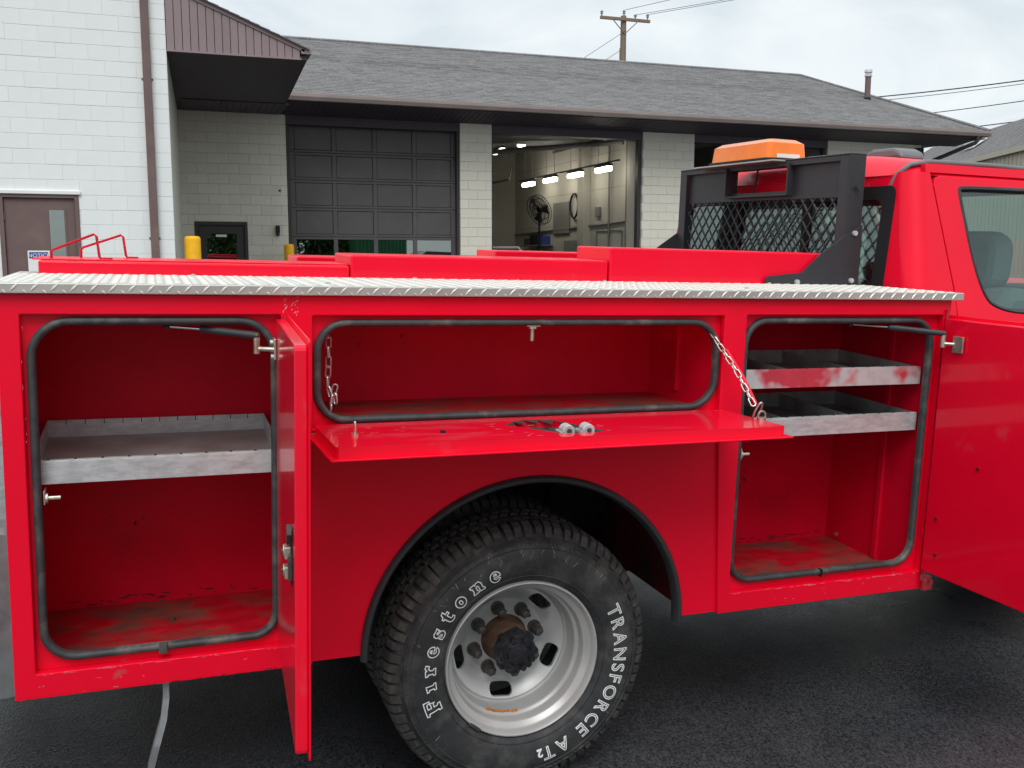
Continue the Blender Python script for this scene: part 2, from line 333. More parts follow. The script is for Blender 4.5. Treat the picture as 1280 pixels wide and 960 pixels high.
# ------------------------------------------------------------------ ground: one sheet, the lot falls gently across under the truck
LOT = 0.25
def ground_z(x, y):
    n = Rt.col[2]; p0 = tw(1.3, 1.1, ZG)
    zp = p0.z - (n.x * (x - p0.x) + n.y * (y - p0.y)) / n.z
    d = math.hypot(x - tw(2.4, 1.1, 0).x, y - tw(2.4, 1.1, 0).y)
    t = min(1, max(0, (d - 4.6) / 5.5)); t = t * t * (3 - 2 * t)
    return zp * (1 - t) + LOT * t
def gcoords(c, near, far):
    out = []; v = 0.0; s = near
    while v < far:
        out.append(v); v += s
        if v > 14: s *= 1.35
    out.append(far)
    return sorted(set([c - a for a in out] + [c + a for a in out]))
gx = gcoords(2.4, 0.7, 700); gy = gcoords(3.5, 0.7, 700)
g = G(); nxg, nyg = len(gx), len(gy)
g.v = [(x, y, ground_z(x, y)) for y in gy for x in gx]
g.f = [(j * nxg + i, j * nxg + i + 1, (j + 1) * nxg + i + 1, (j + 1) * nxg + i) for j in range(nyg - 1) for i in range(nxg - 1)]
gr = g.obj('parking_lot', 'asphalt', smooth=60); gr['kind'] = 'structure'

# ------------------------------------------------------------------ block walls
BW, BH, JT = 0.4064, 0.2032, 0.010
block_cache = {}
def block_mesh(w, h, d, mat):
    k = (round(w, 3), round(h, 3), round(d, 3), mat)
    if k not in block_cache:
        b = 0.002 if mat == 'block_white' else 0.003; c = 0.0008 if mat == 'block_white' else 0.0025; g = G()
        g.add([(0, d, 0), (w, d, 0), (w, d, h), (0, d, h), (0, b, 0), (w, b, 0), (w, b, h), (0, b, h), (c, 0, b), (w - c, 0, b), (w - c, 0, h - b), (c, 0, h - b)],
              [(8, 9, 10, 11), (4, 5, 9, 8), (5, 6, 10, 9), (6, 7, 11, 10), (7, 4, 8, 11), (0, 1, 5, 4), (1, 2, 6, 5), (2, 3, 7, 6), (3, 0, 4, 7)])
        me = g.mesh('block'); me.materials.append(MATS[mat]); block_cache[k] = me
    return block_cache[k]
def block_wall(parent, x0, x1, y, zref, z0, z1, mat, openings=(), off=0.0, d=0.05, ztop=None, JT=0.007, VJ=0.005):
    """courses whose joints lie at zref + k*BH; x0..x1 is the wall face at y; openings (xa, xb, za, zb)"""
    rnd = random.Random(int(x0 * 100))
    k = math.floor((z0 - zref) / BH)
    while zref + k * BH < z1 - 0.02:
        za, zb = zref + k * BH + JT / 2, zref + (k + 1) * BH - JT / 2
        if ztop and zb > ztop: zb = ztop
        if zb - za < 0.02: k += 1; continue
        spans = [(x0, x1)]
        for (oa, ob, oza, ozb) in openings:
            if za < ozb - 0.03 and zb > oza + 0.03:
                ns = []
                for a, b in spans:
                    if ob <= a or oa >= b: ns.append((a, b)); continue
                    if oa > a: ns.append((a, oa))
                    if ob < b: ns.append((ob, b))
                spans = ns
                if zb > ozb + 0.03:
                    o = link('concrete_block', block_mesh(ob - oa - 0.01, zb - ozb - 0.006, d, mat), None, parent); o.location = (oa + 0.005, y, ozb + 0.006)
        for a, b in spans:
            s = off + (BW / 2 if k % 2 else 0)
            i = math.floor((a - s) / BW); cuts = []
            while s + i * BW < b:
                xa, xb = max(a, s + i * BW + VJ / 2), min(b, s + (i + 1) * BW - VJ / 2)
                if xb - xa > 0.03: cuts.append((xa, xb))
                i += 1
            for xa, xb in cuts:
                o = link('concrete_block', block_mesh(xb - xa, zb - za, d, mat), None, parent)
                o.location = (xa, y + rnd.uniform(-0.0012, 0.0012), za)
        k += 1

YF, YE, YW = 20.529, 19.529, 14.81
SOF = 4.52
# ---- white wing with the brown door
wing = empty('white_wing', (-3, 17.5, LOT), 'white painted block wing with brown gable siding and dark canopy soffit', 'building')
def W_(o): o.location = o.location - Vector((-3, 17.5, LOT)); return o          # children keep world coordinates
bpy.context.view_layer.update()
def wpart(o, root):
    o.parent = root; o.matrix_parent_inverse = root.matrix_basis.inverted(); return o
def P(root, o): return wpart(o, root)

wall = P(wing, plate('front_wall', [(-9, 0), (-2.215, 0), (-2.215, 2.50), (-1.205, 2.50), (-1.205, 0), (0.030, 0), (0.030, 7.4), (-9, 7.4)], [], XZ(YW + 0.005), (0, 0.24, 0), 'joint_white'))
P(wing, box('door_recess', -2.2, -1.22, YW + 0.20, YW + 0.24, 0.2, 2.49, 'inner_dark', bevel=0))
block_wall(wall, -4.1, 0.034, YW, 4.94, 1.3, 6.4, 'block_white', openings=[(-2.215, -1.205, 0, 2.50)], off=0.034, JT=0.0055, VJ=0.0012)
# plain lower and far-left courses (hidden behind the truck body from here)
P(wing, G().prism([(0.036, YW + 0.02), (0.20, YF + 0.1), (-0.1, YF + 0.1), (-0.2, YW + 0.02)], XY(0.0), (0, 0, 6.2)).obj('return_wall', 'block_cream'))
P(wing, box('side_wall', -9.0, -8.7, YW + 0.3, 30, 0, 4.6, 'block_white', bevel=0))
P(wing, box('rear_wall', -8.7, -0.1, 29.7, 30, 0, 4.6, 'block_white', bevel=0))
hd = P(wing, box('door_header', -2.26, -1.175, YW - 0.035, YW + 0.05, 2.505, 2.555, 'white_paint', bevel=0.006))
door = P(wing, plate('entrance_door', rr(-2.15, -1.268, 0.3, 2.45, 0.004, 1), [rr(-1.60, -1.405, 1.62, 2.295, 0.004, 1)], XZ(YW + 0.03), (0, 0.045, 0), 'brown'))
fr = G(); fr.box(-2.215, -2.155, YW - 0.012, YW + 0.09, 0.25, 2.50); fr.box(-1.262, -1.205, YW - 0.012, YW + 0.09, 0.25, 2.50); fr.box(-2.155, -1.262, YW - 0.012, YW + 0.09, 2.455, 2.50)
fr.obj('door_frame', 'brown', door, bevel=0.004)
plate('window_frame', rr(-1.63, -1.375, 1.59, 2.325, 0.004, 1), [rr(-1.60, -1.405, 1.62, 2.295, 0.004, 1)], XZ(YW + 0.022), (0, 0.008, 0), 'brown', door)
G().box(-1.60, -1.405, YW + 0.045, YW + 0.051, 1.62, 2.295).obj('window_pane', 'glass_house', door)
for z in (0.5, 1.35, 2.2): G().cyl((-2.152, YW + 0.022, z - 0.05), (-2.152, YW + 0.022, z + 0.05), 0.012, 8).obj('hinge', 'brown', door)
hn = G(); hn.box(-1.36, -1.31, YW + 0.0, YW + 0.03, 1.15, 1.35); hn.tube([(-1.335, YW, 1.3), (-1.335, YW - 0.05, 1.3), (-1.335, YW - 0.05, 1.2), (-1.335, YW, 1.2)], 0.01); hn.obj('handle', 'chrome', door)
pp = G(); pp.box(-0.289, -0.178, YW - 0.085, YW - 0.006, 0.25, 6.6)
pp = P(wing, pp.obj('downspout', 'brown', bevel=0.008))
for z in (1.9, 4.1): G().box(-0.31, -0.157, YW - 0.006, YW - 0.002, z, z + 0.03).obj('strap', 'brown', pp)
# gable siding, one board after another
SL = -0.40
def gz(x): return 4.70 + SL * (x - 1.90)
npan = 17; pw = (1.884 - 0.040) / npan
sid = P(wing, G().prism([(0.040, 4.54), (1.88, 4.54), (1.88, gz(1.88) - 0.01), (0.040, gz(0.040) - 0.01)], XZ(YW + 0.012), (0, 0.1, 0)).obj('gable_wall', 'soffit'))
for i in range(npan):
    a, b = 0.040 + i * pw + 0.005, 0.040 + (i + 1) * pw - 0.005
    G().prism([(a, 4.54), (b, 4.54), (b, gz(b) - 0.035), (a, gz(a) - 0.035)], XZ(YW - 0.012 + 0.002 * (i % 2)), (0, 0.022, 0)).obj('siding_board', 'mauve', sid)
G().prism([(0.036, gz(0.036) - 0.055), (1.95, gz(1.95) - 0.055), (1.95, gz(1.95)), (0.036, gz(0.036))], XZ(YW - 0.03), (0, 0.05, 0)).obj('rake_trim', 'mauve', sid)
G().box(0.036, 1.90, YW - 0.022, YW + 0.02, 4.515, 4.540).obj('drip_edge', 'mauve', sid)
def wing_roof(x): return gz(x) + 0.012
rf = G()
nr = 50
for i in range(nr):
    xa, xb = 2.02 - (7.0 / nr) * i, 2.02 - (7.0 / nr) * (i + 1)
    rf.add([(xa, YW - 0.07, gz(xa) + 0.022), (xb, YW - 0.07, gz(xb) + 0.012), (xb, YF + 9.5, gz(xb) + 0.012), (xa, YF + 9.5, gz(xa) + 0.022),
            (xa, YW - 0.07, gz(xa)), (xb, YW - 0.07, gz(xb)), (xb, YF + 9.5, gz(xb)), (xa, YF + 9.5, gz(xa))],
           [(0, 1, 2, 3), (4, 7, 6, 5), (0, 4, 5, 1), (2, 6, 7, 3), (0, 3, 7, 4)])
roofw = P(wing, rf.obj('roof', 'shingle'))
zl = gz(-4.98) + 0.02
G().prism([(-4.98, zl - 0.04), (-4.98, zl), (-12.0, zl - 2.8), (-12.0, zl - 2.84)], XZ(YW - 0.07), (0, 15.2, 0)).obj('roof_slope', 'shingle', roofw)
eb = G(); eb.box(1.90, 2.05, YW - 0.03, YE + 0.2, 4.60, 4.672); P(wing, eb.obj('eave_trim', 'gutter', bevel=0.005))
sf = P(wing, G().prism([(0.03, YW + 0.03), (1.99, YW + 0.03), (2.20, YF), (0.19, YF)], XY(4.525), (0, 0, 0.06)).obj('canopy_soffit', 'soffit'))
sb = G()
for i in range(16):
    x = 0.25 + i * 0.122
    sb.box(x, x + 0.112, YE - 0.45, YF - 0.02, 4.507, 4.52)
sb.obj('soffit_boards', 'soffit', sf)

# ---- garage building
gar = empty('garage_building', (9, 25, LOT), 'grey and cream block garage with shingle hip roof and three vehicle bays', 'building')
bpy.context.view_layer.update()
def GP(o): return wpart(o, gar)
w = GP(plate('recess_wall', [(0.19, 0.2), (0.43, 0.2), (0.43, 2.345), (1.462, 2.345), (1.462, 0.2), (2.275, 0.2), (2.275, SOF), (0.19, SOF)], [], XZ(YF + 0.006), (0, 0.24, 0), 'joint_cream'))
GP(box('door_recess', 0.44, 1.45, YF + 0.22, YF + 0.24, 0.2, 2.34, 'inner_dark', bevel=0))
block_wall(w, 0.195, 2.279, YF, 4.112, 1.5, 4.6, 'block_cream', openings=[(0.43, 1.462, 0, 2.345)], off=0.12, ztop=SOF - 0.005)
dr = GP(plate('glass_door', rr(0.50, 1.395, 0.27, 2.27, 0.004, 1), [rr(0.655, 1.246, 0.9, 2.108, 0.004, 1)], XZ(YF + 0.03), (0, 0.05, 0), 'dark_frame'))
fr = G(); fr.box(0.432, 0.495, YF - 0.01, YF + 0.1, 0.25, 2.342); fr.box(1.40, 1.46, YF - 0.01, YF + 0.1, 0.25, 2.342); fr.box(0.495, 1.40, YF - 0.01, YF + 0.1, 2.275, 2.342)
fr.obj('door_frame', 'dark_frame', dr, bevel=0.004)
G().box(0.655, 1.246, YF + 0.05, YF + 0.057, 0.9, 2.108).obj('window_pane', 'glass_house', dr)
G().box(0.84, 1.05, YF + 0.042, YF + 0.048, 2.04, 2.09).obj('door_sticker', 'white_paint', dr)
lm = GP(box('wall_lamp', 2.02, 2.10, YF - 0.09, YF - 0.002, 2.14, 2.28, 'black', bevel=0.012))
lg = G(); lg.cyl((2.06, YF - 0.06, 2.06), (2.06, YF - 0.06, 2.14), 0.025, 10, 0.045); lg.obj('lamp_shade', 'dark_frame', lm)
G().cyl((2.128, YF - 0.02, 2.99), (2.128, YF - 0.001, 2.99), 0.02, 10).obj('conduit_hole', 'black', w)
pil = GP(box('pillar', 5.992, 6.7055, YF + 0.008, YF + 0.34, 0.2, SOF, 'joint_cream', bevel=0))
block_wall(pil, 5.988, 6.7095, YF, 4.112, 1.5, 4.6, 'block_stain', off=5.988 - 0.02, ztop=SOF - 0.005, d=0.30)
pil = GP(box('pillar', 10.4066, 11.752, YF + 0.008, YF + 0.34, 0.2, SOF, 'joint_cream', bevel=0))
block_wall(pil, 10.4026, 11.756, YF, 4.112, 1.5, 4.6, 'block_stain', off=10.4026 + 0.03, ztop=SOF - 0.005, d=0.30)
rw = GP(box('end_wall', 15.535, 18.40, YF + 0.008, YF + 0.3, 0.2, SOF, 'joint_cream', bevel=0))
block_wall(rw, 15.531, 18.404, YF, 4.112, 3.0, 4.6, 'block_cream', off=15.60, ztop=SOF - 0.005)
GP(box('gable_end_wall', 18.1, 18.40, YF + 0.31, 30.8, 0.2, SOF, 'block_cream', bevel=0))
GP(box('rear_wall', 0.2, 18.40, 30.85, 31.1, 0.2, SOF, 'block_cream', bevel=0))
GP(box('lintel', 2.279, 15.531, YF + 0.02, YF + 0.33, 4.335, 4.60, 'soffit', bevel=0.004))
GP(G().prism([(YE + 0.06, 4.655), (YF + 0.02, SOF), (YF + 0.02, SOF + 0.03), (YE + 0.06, 4.685)], lambda y, z: (2.24, y, z), (17.3, 0, 0)).obj('soffit', 'soffit'))
sb = G()
for i in range(142):
    x = 2.26 + i * 0.12
    sb.prism([(YE + 0.07, 4.645), (YF - 0.01, SOF - 0.009), (YF - 0.01, SOF - 0.002), (YE + 0.07, 4.652)], lambda y, z: (x, y, z), (0.106, 0, 0))
GP(sb.obj('soffit_boards', 'soffit'))
gt = G(); prof = [(YE - 0.06, 4.66), (YE + 0.05, 4.66), (YE + 0.05, 4.80), (YE + 0.02, 4.80), (YE + 0.02, 4.68), (YE - 0.04, 4.69), (YE - 0.075, 4.735), (YE - 0.075, 4.79), (YE - 0.095, 4.79), (YE - 0.095, 4.73)]
gt.prism(prof, lambda y, z: (2.20, y, z), (17.42, 0, 0))
gut = GP(gt.obj('gutter', 'gutter', bevel=0.004))
# roof: stepped courses
YR, ZR, X0, X1, XR = 25.3, 7.03, 1.2, 19.58, 18.02
ZE = 4.79; NR = 44
rf = G()
def rz(y): return ZE + (ZR - ZE) * (y - YE) / (YR - YE)
def rx(y): return X1 + (XR - X1) * (y - YE) / (YR - YE)
for i in range(NR):
    ya = YE - 0.06 + (YR - YE + 0.06) * i / NR; yb = YE - 0.06 + (YR - YE + 0.06) * (i + 1) / NR
    za, zb = rz(ya), rz(yb); nseg = 60
    for k in range(nseg):
        xa0 = X0 + (rx(ya) - X0) * k / nseg; xa1 = X0 + (rx(ya) - X0) * (k + 1) / nseg
        xb0 = X0 + (rx(yb) - X0) * k / nseg; xb1 = X0 + (rx(yb) - X0) * (k + 1) / nseg
        h = 0.014 + random.choice((0, 0, 0.006))
        rf.add([(xa0, ya, za + h), (xa1, ya, za + h), (xb1, yb, zb + 0.004), (xb0, yb, zb + 0.004), (xa0, ya, za - 0.01), (xa1, ya, za - 0.01)], [(0, 1, 2, 3), (0, 4, 5, 1)])
rfo = GP(rf.obj('roof', 'shingle'))
MATS['shingle'].node_tree.nodes['Mapping'].inputs['Rotation'].default_value = (0, 0, 0)
bk = G(); YB = 2 * YR - YE
bk.add([(X0, YR, ZR), (XR, YR, ZR), (X1, YB, ZE), (X0, YB, ZE)], [(0, 1, 2, 3)]); bk.add([(X1 - 0.0, YE - 0.06, ZE - 0.02), (X1, YB, ZE), (XR, YR, ZR)], [(0, 1, 2)])
bk.obj('rear_slope', 'shingle', rfo)
rc = G(); rc.tube([(X0, YR, ZR + 0.01), (XR, YR, ZR + 0.01), (X1, YE - 0.06, ZE + 0.005)], 0.05, 6); rc.obj('ridge_cap', 'shingle', rfo)
GP(box('side_fascia', X1 - 0.03, X1 + 0.02, YE, YB, ZE - 0.14, ZE - 0.01, 'gutter'))
GP(G().prism([(18.38, YF), (X1 - 0.03, YE + 0.05), (X1 - 0.03, YB), (18.38, YB)], XY(4.60), (0, 0, 0.03)).obj('end_soffit', 'soffit'))
vp = G(); vp.cyl((18.24, 22.5, 5.85), (18.24, 22.5, 6.58), 0.078, 18); vp = GP(vp.obj('vent_pipe', 'brown', smooth=40))
vc = G(); vc.cyl((18.24, 22.5, 6.55), (18.24, 22.5, 6.60), 0.098, 18); vc.cyl((18.24, 22.5, 6.60), (18.24, 22.5, 6.66), 0.075, 18); vc.cyl((18.24, 22.5, 6.66), (18.24, 22.5, 6.73), 0.108, 18, 0.098); vc.obj('vent_cap', 'galv', vp, smooth=40)
fl = G(); fl.cyl((18.24, 22.5, 5.86), (18.24, 22.5, 5.99), 0.13, 18, 0.085); fl.obj('flashing', 'under', vp, smooth=40)
ds = G(); ds.tube([(19.25, YE - 0.02, 4.67), (19.25, YE - 0.02, 4.56), (19.22, YE + 0.02, 4.50), (18.62, YF - 0.16, 4.10), (18.56, YF - 0.09, 4.02), (18.55, YF - 0.08, 0.3)], 0.05, 8)
GP(ds.obj('downspout', 'dark_frame', smooth=40))
ld = GP(box('flood_lamp', 18.18, 18.36, YF - 0.17, YF - 0.003, 4.07, 4.42, 'black', bevel=0.02)); G().cyl((18.30, YF - 0.19, 4.23), (18.30, YF - 0.165, 4.23), 0.05, 14).obj('lens', 'grey_plastic', ld)
G().cyl((18.05, YF - 0.02, 4.25), (18.05, YF - 0.1, 4.25), 0.05, 10).obj('sensor', 'grey_plastic', ld)
# closed garage door in the first bay
gd = GP(box('garage_door', 2.30, 5.98, YF + 0.27, YF + 0.29, 0.27, 4.42, 'dark_frame', bevel=0))
rows = [4.40, 3.80, 3.235, 2.66, 2.06, 1.47, 0.87, 0.28]; cx0, cw = 2.425, 0.8645
for k in range(7):
    zt, zb = rows[k], rows[k + 1]
    st = G(); st.box(2.31, 5.98, YF + 0.225, YF + 0.268, zt - 0.055, zt - 0.004); st.box(2.31, 5.98, YF + 0.225, YF + 0.268, zb + 0.004, zb + 0.05)
    for c in range(5): st.box(cx0 + c * cw - (0.10 if c == 0 else 0.045), cx0 + c * cw + (0.10 if c == 4 else 0.045), YF + 0.223, YF + 0.268, zb + 0.05, zt - 0.055)
    st.obj('section_frame', 'dark_door', gd, bevel=0.006)
    for c in range(4):
        a, b = cx0 + c * cw + 0.05, cx0 + (c + 1) * cw - 0.05
        if k == 4: G().box(a, b, YF + 0.240, YF + 0.246, zb + 0.055, zt - 0.06).obj('window_pane', 'glass_house', gd)
        else: G().box(a, b, YF + 0.238, YF + 0.26, zb + 0.055, zt - 0.06).obj('panel', 'dark_door', gd, bevel=0.014)
for a, b in ((2.281, 2.36), (5.93, 5.986), (6.7115, 6.76), (10.318, 10.4), (11.758, 11.80), (15.45, 15.529)): GP(box('door_jamb', a, b, YF + 0.07, YF + 0.22, 0.25, 4.335, 'dark_frame', bevel=0.004))
# interior of the open bays
GP(box('interior_floor', 0.3, 18.1, YF + 0.3, 30.8, 0.2, LOT + 0.02, 'concrete', bevel=0))
GP(box('interior_ceiling', 0.3, 18.1, YF + 0.34, 30.8, 4.98, 5.06, 'ceiling', bevel=0))
GP(box('front_header', 0.3, 18.1, YF + 0.331, YF + 0.40, 4.52, 5.3, 'inner_dark', bevel=0))
iw = GP(box('interior_back_wall', 6.1, 15.6, 30.3, 30.4, 0.25, 4.98, 'inner_wall', bevel=0))
pw_ = GP(box('partition_wall', 10.72, 10.92, YF + 0.345, 30.3, 0.25, 4.98, 'inner_wall', bevel=0))
GP(box('partition_wall', 6.1, 6.25, YF + 0.345, 30.3, 0.25, 4.98, 'inner_dark', bevel=0))
GP(box('partition_wall', 15.6, 15.75, YF + 0.345, 30.3, 0.25, 4.98, 'inner_dark', bevel=0))
GP(box('partition_wall', 2.0, 2.15, YF + 0.345, 30.3, 0.25, 4.98, 'inner_dark', bevel=0))
fb = GP(box('interior_pier', 10.38, 10.719, YF + 0.345, 21.3, 0.25, 4.97, 'inner_wall', bevel=0.01))
fb = GP(box('interior_pier', 10.50, 10.719, 24.2, 24.6, 0.25, 4.97, 'inner_wall', bevel=0.01))
pg = G(); pg.tube([(10.68, 21.4, 2.55), (10.68, 22.8, 2.50), (10.68, 30.2, 2.35)], 0.03); GP(pg.obj('wall_pipe', 'pipe', smooth=40))
pg = G(); pg.tube([(10.66, 22.9, 2.2), (10.66, 22.9, 4.9)], 0.03); pg.tube([(10.66, 24.9, 1.4), (10.66, 24.9, 4.9)], 0.025); pg.tube([(10.66, 21.9, 1.4), (10.66, 21.9, 4.6)], 0.025); GP(pg.obj('wall_pipe', 'pipe', smooth=40))
pg = G(); pg.tube([(8.6, 28.6, 4.9), (8.9, 28.2, 4.85), (9.5, 27.4, 4.75), (9.55, 27.35, 4.2), (9.5, 27.4, 3.9), (9.0, 28.4, 3.8), (6.3, 29.0, 3.8)], 0.03); GP(pg.obj('ceiling_pipe', 'dark_frame', smooth=40))
pg = G(); pg.tube([(6.3, 26.8, 4.35), (10.6, 22.0, 4.45)], 0.07); GP(pg.obj('heater_duct', 'pipe', smooth=40))
pg = G(); pg.tube([(8.05, 27, 0.3), (8.05, 27, 4.9)], 0.04); pg.tube([(7.2, 27, 2.52), (8.5, 27, 2.6)], 0.03); pg.tube([(7.75, 27, 0.3), (7.75, 27, 2.6)], 0.03); GP(pg.obj('hose_rack', 'dark_frame', smooth=40))
tk = G()
for x in (6.9, 10.15): tk.box(x - 0.03, x + 0.03, YF + 0.4, 25.5, 4.50, 4.56)
for y in (21.3, 22.2, 23.3, 24.6): tk.box(6.3, 10.7, y, y + 0.05, 4.64, 4.70)
GP(tk.obj('door_track', 'dark_frame'))
od = GP(box('raised_garage_door', 6.95, 10.1, YF + 0.9, 24.4, 4.57, 4.61, 'dark_door', bevel=0.004))
for a, b, z0, z1, y0, y1, nm, m in ((10.60, 10.715, 1.3, 2.05, 21.3, 21.75, 'electrical_panel', 'dark_frame'), (10.62, 10.715, 2.15, 2.5, 21.5, 21.85, 'wall_heater', 'pipe'), (10.64, 10.715, 0.3, 2.1, 24.7, 25.9, 'service_door', 'inner_dark'), (10.66, 10.715, 2.3, 3.2, 25.6, 26.8, 'wall_chart', 'pipe'), (10.58, 10.715, 4.0, 4.25, 21.4, 21.6, 'wall_speaker', 'grey_plastic')):
    GP(box(nm, a, b, y0, y1, z0, z1, m, bevel=0.01))
for y in (22.2, 23.0): GP(G().tube([(10.70, y, 1.3), (10.70, y, 2.3), (10.70, y + 0.75, 2.33), (10.70, y + 0.75, 1.3)], 0.02).obj('wall_pipe', 'pipe', smooth=40))
GP(box('unit_heater', 7.6, 8.3, 25.4, 26.2, 4.25, 4.85, 'black', bevel=0.02))

for nm, a, b, y0, y1, z0, z1, m in (('tool_cabinet', 10.2, 10.70, 27.0, 28.4, 0.27, 1.55, 'dark_frame'), ('wall_shelf', 10.42, 10.715, 26.9, 28.9, 1.95, 1.99, 'pipe'), ('storage_bin', 10.45, 10.70, 27.1, 27.5, 1.99, 2.25, 'blue_print'), ('storage_bin', 10.45, 10.70, 27.7, 28.2, 1.99, 2.3, 'black'), ('storage_bin', 10.45, 10.70, 28.35, 28.75, 1.99, 2.2, 'lug'), ('conduit_box', 10.64, 10.715, 23.5, 23.75, 2.7, 2.95, 'pipe'), ('work_bench', 6.9, 9.6, 29.4, 30.2, 1.05, 1.12, 'wood'), ('parts_shelf', 6.6, 9.4, 29.7, 30.25, 2.1, 2.14, 'pipe'), ('parts_shelf', 6.6, 9.4, 29.7, 30.25, 2.7, 2.74, 'pipe')):
    GP(box(nm, a, b, y0, y1, z0, z1, m, bevel=0.01))
for i in range(9): GP(box('parts_box', 6.7 + i * 0.3, 6.92 + i * 0.3, 29.8, 30.15, 2.14 + 0.6 * (i % 2), 2.35 + 0.6 * (i % 2) + 0.04 * (i % 3), ('wood', 'pipe', 'lug')[i % 3], bevel=0.008))
for i in range(5):
    z = 0.7 + 0.9 * i
    GP(box('wall_joint', 10.7165, 10.7195, 21.35, 30.2, z, z + 0.012, 'inner_dark', bevel=0))
hl = G(); hl.tube([(10.66, 25.2 + 0.28 * math.cos(t), 3.05 + 0.33 * math.sin(t)) for t in [2 * math.pi * i / 24 for i in range(24)]], 0.03, 6, closed=True); GP(hl.obj('air_hose', 'black', smooth=60))
def fixture(x, ya, yb, z, label):
    t = empty('strip_light', (x, (ya + yb) / 2, z), label, 'light', 'strip lights in the open bay')
    h = (yb - ya) / 2 - 0.16
    G().box(-0.055, 0.055, -h, h, 0.05, 0.11).obj('housing', 'dark_frame', t, bevel=0.01)
    G().prism(rr(-h + 0.02, h - 0.02, -0.06, 0.045, 0.045, 5), lambda y, zz_: (-0.05, y, zz_), (0.10, 0, 0)).obj('diffuser', 'fixture', t)
    for s in (-1, 1): G().cyl((0, s * h * 0.7, 0.11), (0, s * h * 0.7, 4.98 - z), 0.008, 6).obj('hanger', 'pipe', t)
for (ya, yb), lb_ in zip(((26.5, 27.7), (24.75, 25.96), (22.97, 24.18), (21.25, 22.41)), ('glowing strip light at the inner end of the low row along the bay wall', 'glowing strip light third from the doorway in the low row of the bay', 'glowing strip light second from the doorway in the low row of the bay', 'glowing strip light of the low row closest to the bay doorway')): fixture(10.0, ya, yb, 3.76, lb_)
for (ya, yb), lb_ in zip(((25.98, 27.2), (24.3, 25.04)), ('glowing strip light deep in the bay high under its ceiling', 'short glowing strip light under the bay ceiling closer to the doorway')): fixture(8.9, ya, yb, 4.62, lb_)
cn = G(); cn.tube([(10.0, 20.95, 3.9), (10.0, 27.9, 3.9)], 0.025); GP(cn.obj('light_rail', 'dark_frame', smooth=40))

# pedestal fan inside the bay
fx, fy, fz = 9.62, 25.2, 2.92
fan = empty('pedestal_fan', (fx, fy, LOT + 0.02), 'large black pedestal fan on a pole in the open bay', 'fan')
FZ = fz - LOT - 0.02
fg = G(); fg.cyl((0, 0, 0), (0, 0, 0.05), 0.33, 24); fg.obj('base', 'black', fan, smooth=40)
fg = G(); fg.cyl((0, 0, 0.05), (0, 0, FZ - 0.05), 0.028, 10); fg.obj('pole', 'black', fan, smooth=40)
hm = Matrix.Translation((0, 0, FZ)) @ Matrix.Rotation(R(-70), 4, 'Z') @ Matrix.Rotation(R(22), 4, 'X')
cg = G()
for rr_, yy in ((0.42, -0.06), (0.42, 0.06), (0.30, -0.085), (0.17, -0.095), (0.30, 0.085)):
    cg.tube([hm @ Vector((rr_ * math.cos(a), yy, rr_ * math.sin(a))) for a in [2 * math.pi * i / 28 for i in range(28)]], 0.010, 5, closed=True)
for i in range(30):
    a = 2 * math.pi * i / 30
    for sg in (-1, 1): cg.tube([hm @ Vector((q * math.cos(a), sg * yy, q * math.sin(a))) for q, yy in ((0.06, 0.1), (0.3, 0.085), (0.42, 0.06))], 0.005, 4)
cg.obj('guard', 'black', fan)
bl = G()
for i in range(3):
    a = 2 * math.pi * i / 3
    bl.add([hm @ Vector((q * math.cos(a + t), y, q * math.sin(a + t))) for q, t, y in ((0.05, 0, -0.02), (0.38, -0.35, -0.03), (0.39, 0.35, 0.03), (0.05, 0.6, 0.02))], [(0, 1, 2, 3)])
bl.obj('blade', 'dark_frame', fan)
mg = G(); mg.cyl(hm @ Vector((0, -0.02, 0)), hm @ Vector((0, 0.22, 0)), 0.10, 14); mg.obj('motor', 'black', fan, smooth=40)

# dark car parked in the bay: only its roof and windscreen rise above the truck
car = empty('parked_car', (7.9, 24.6, LOT + 0.02), 'dark car with pale windscreen pillars parked in the open bay', 'car')
prof = [(-2.3, 0.35), (2.2, 0.35), (2.3, 0.75), (2.0, 1.0), (1.15, 1.08), (0.4, 1.60), (-1.2, 1.66), (-1.9, 1.25), (-2.3, 1.1)]
G().prism([(a, b) for a, b in prof], lambda a, b: (-0.88, -a, b), (1.76, 0, 0)).obj('body', 'car_dark', car, bevel=0.06)
G().add([(-0.75, -1.10, 1.10), (0.75, -1.10, 1.10), (0.68, -0.44, 1.575), (-0.68, -0.44, 1.575)], [(0, 1, 2, 3)]).obj('windscreen', 'glass_house', car, loc=(0, -0.02, 0.02))
tp = G(); tp.tube([(0.80, -1.12, 1.10), (0.74, -0.44, 1.60)], 0.035, 6); tp.tube([(-0.80, -1.12, 1.10), (-0.74, -0.44, 1.60)], 0.035, 6); tp.tube([(-0.74, -0.44, 1.61), (0.74, -0.44, 1.61)], 0.03, 6); tp.obj('windscreen_pillar', 'white_paint', car)
for sx in (-0.86, 0.72):
    for yy in (-1.4, 1.4):
        wg = G(); wg.cyl((sx, yy, 0.34), (sx + 0.14, yy, 0.34), 0.34, 20); wg.obj('wheel', 'tyre', car, smooth=40)

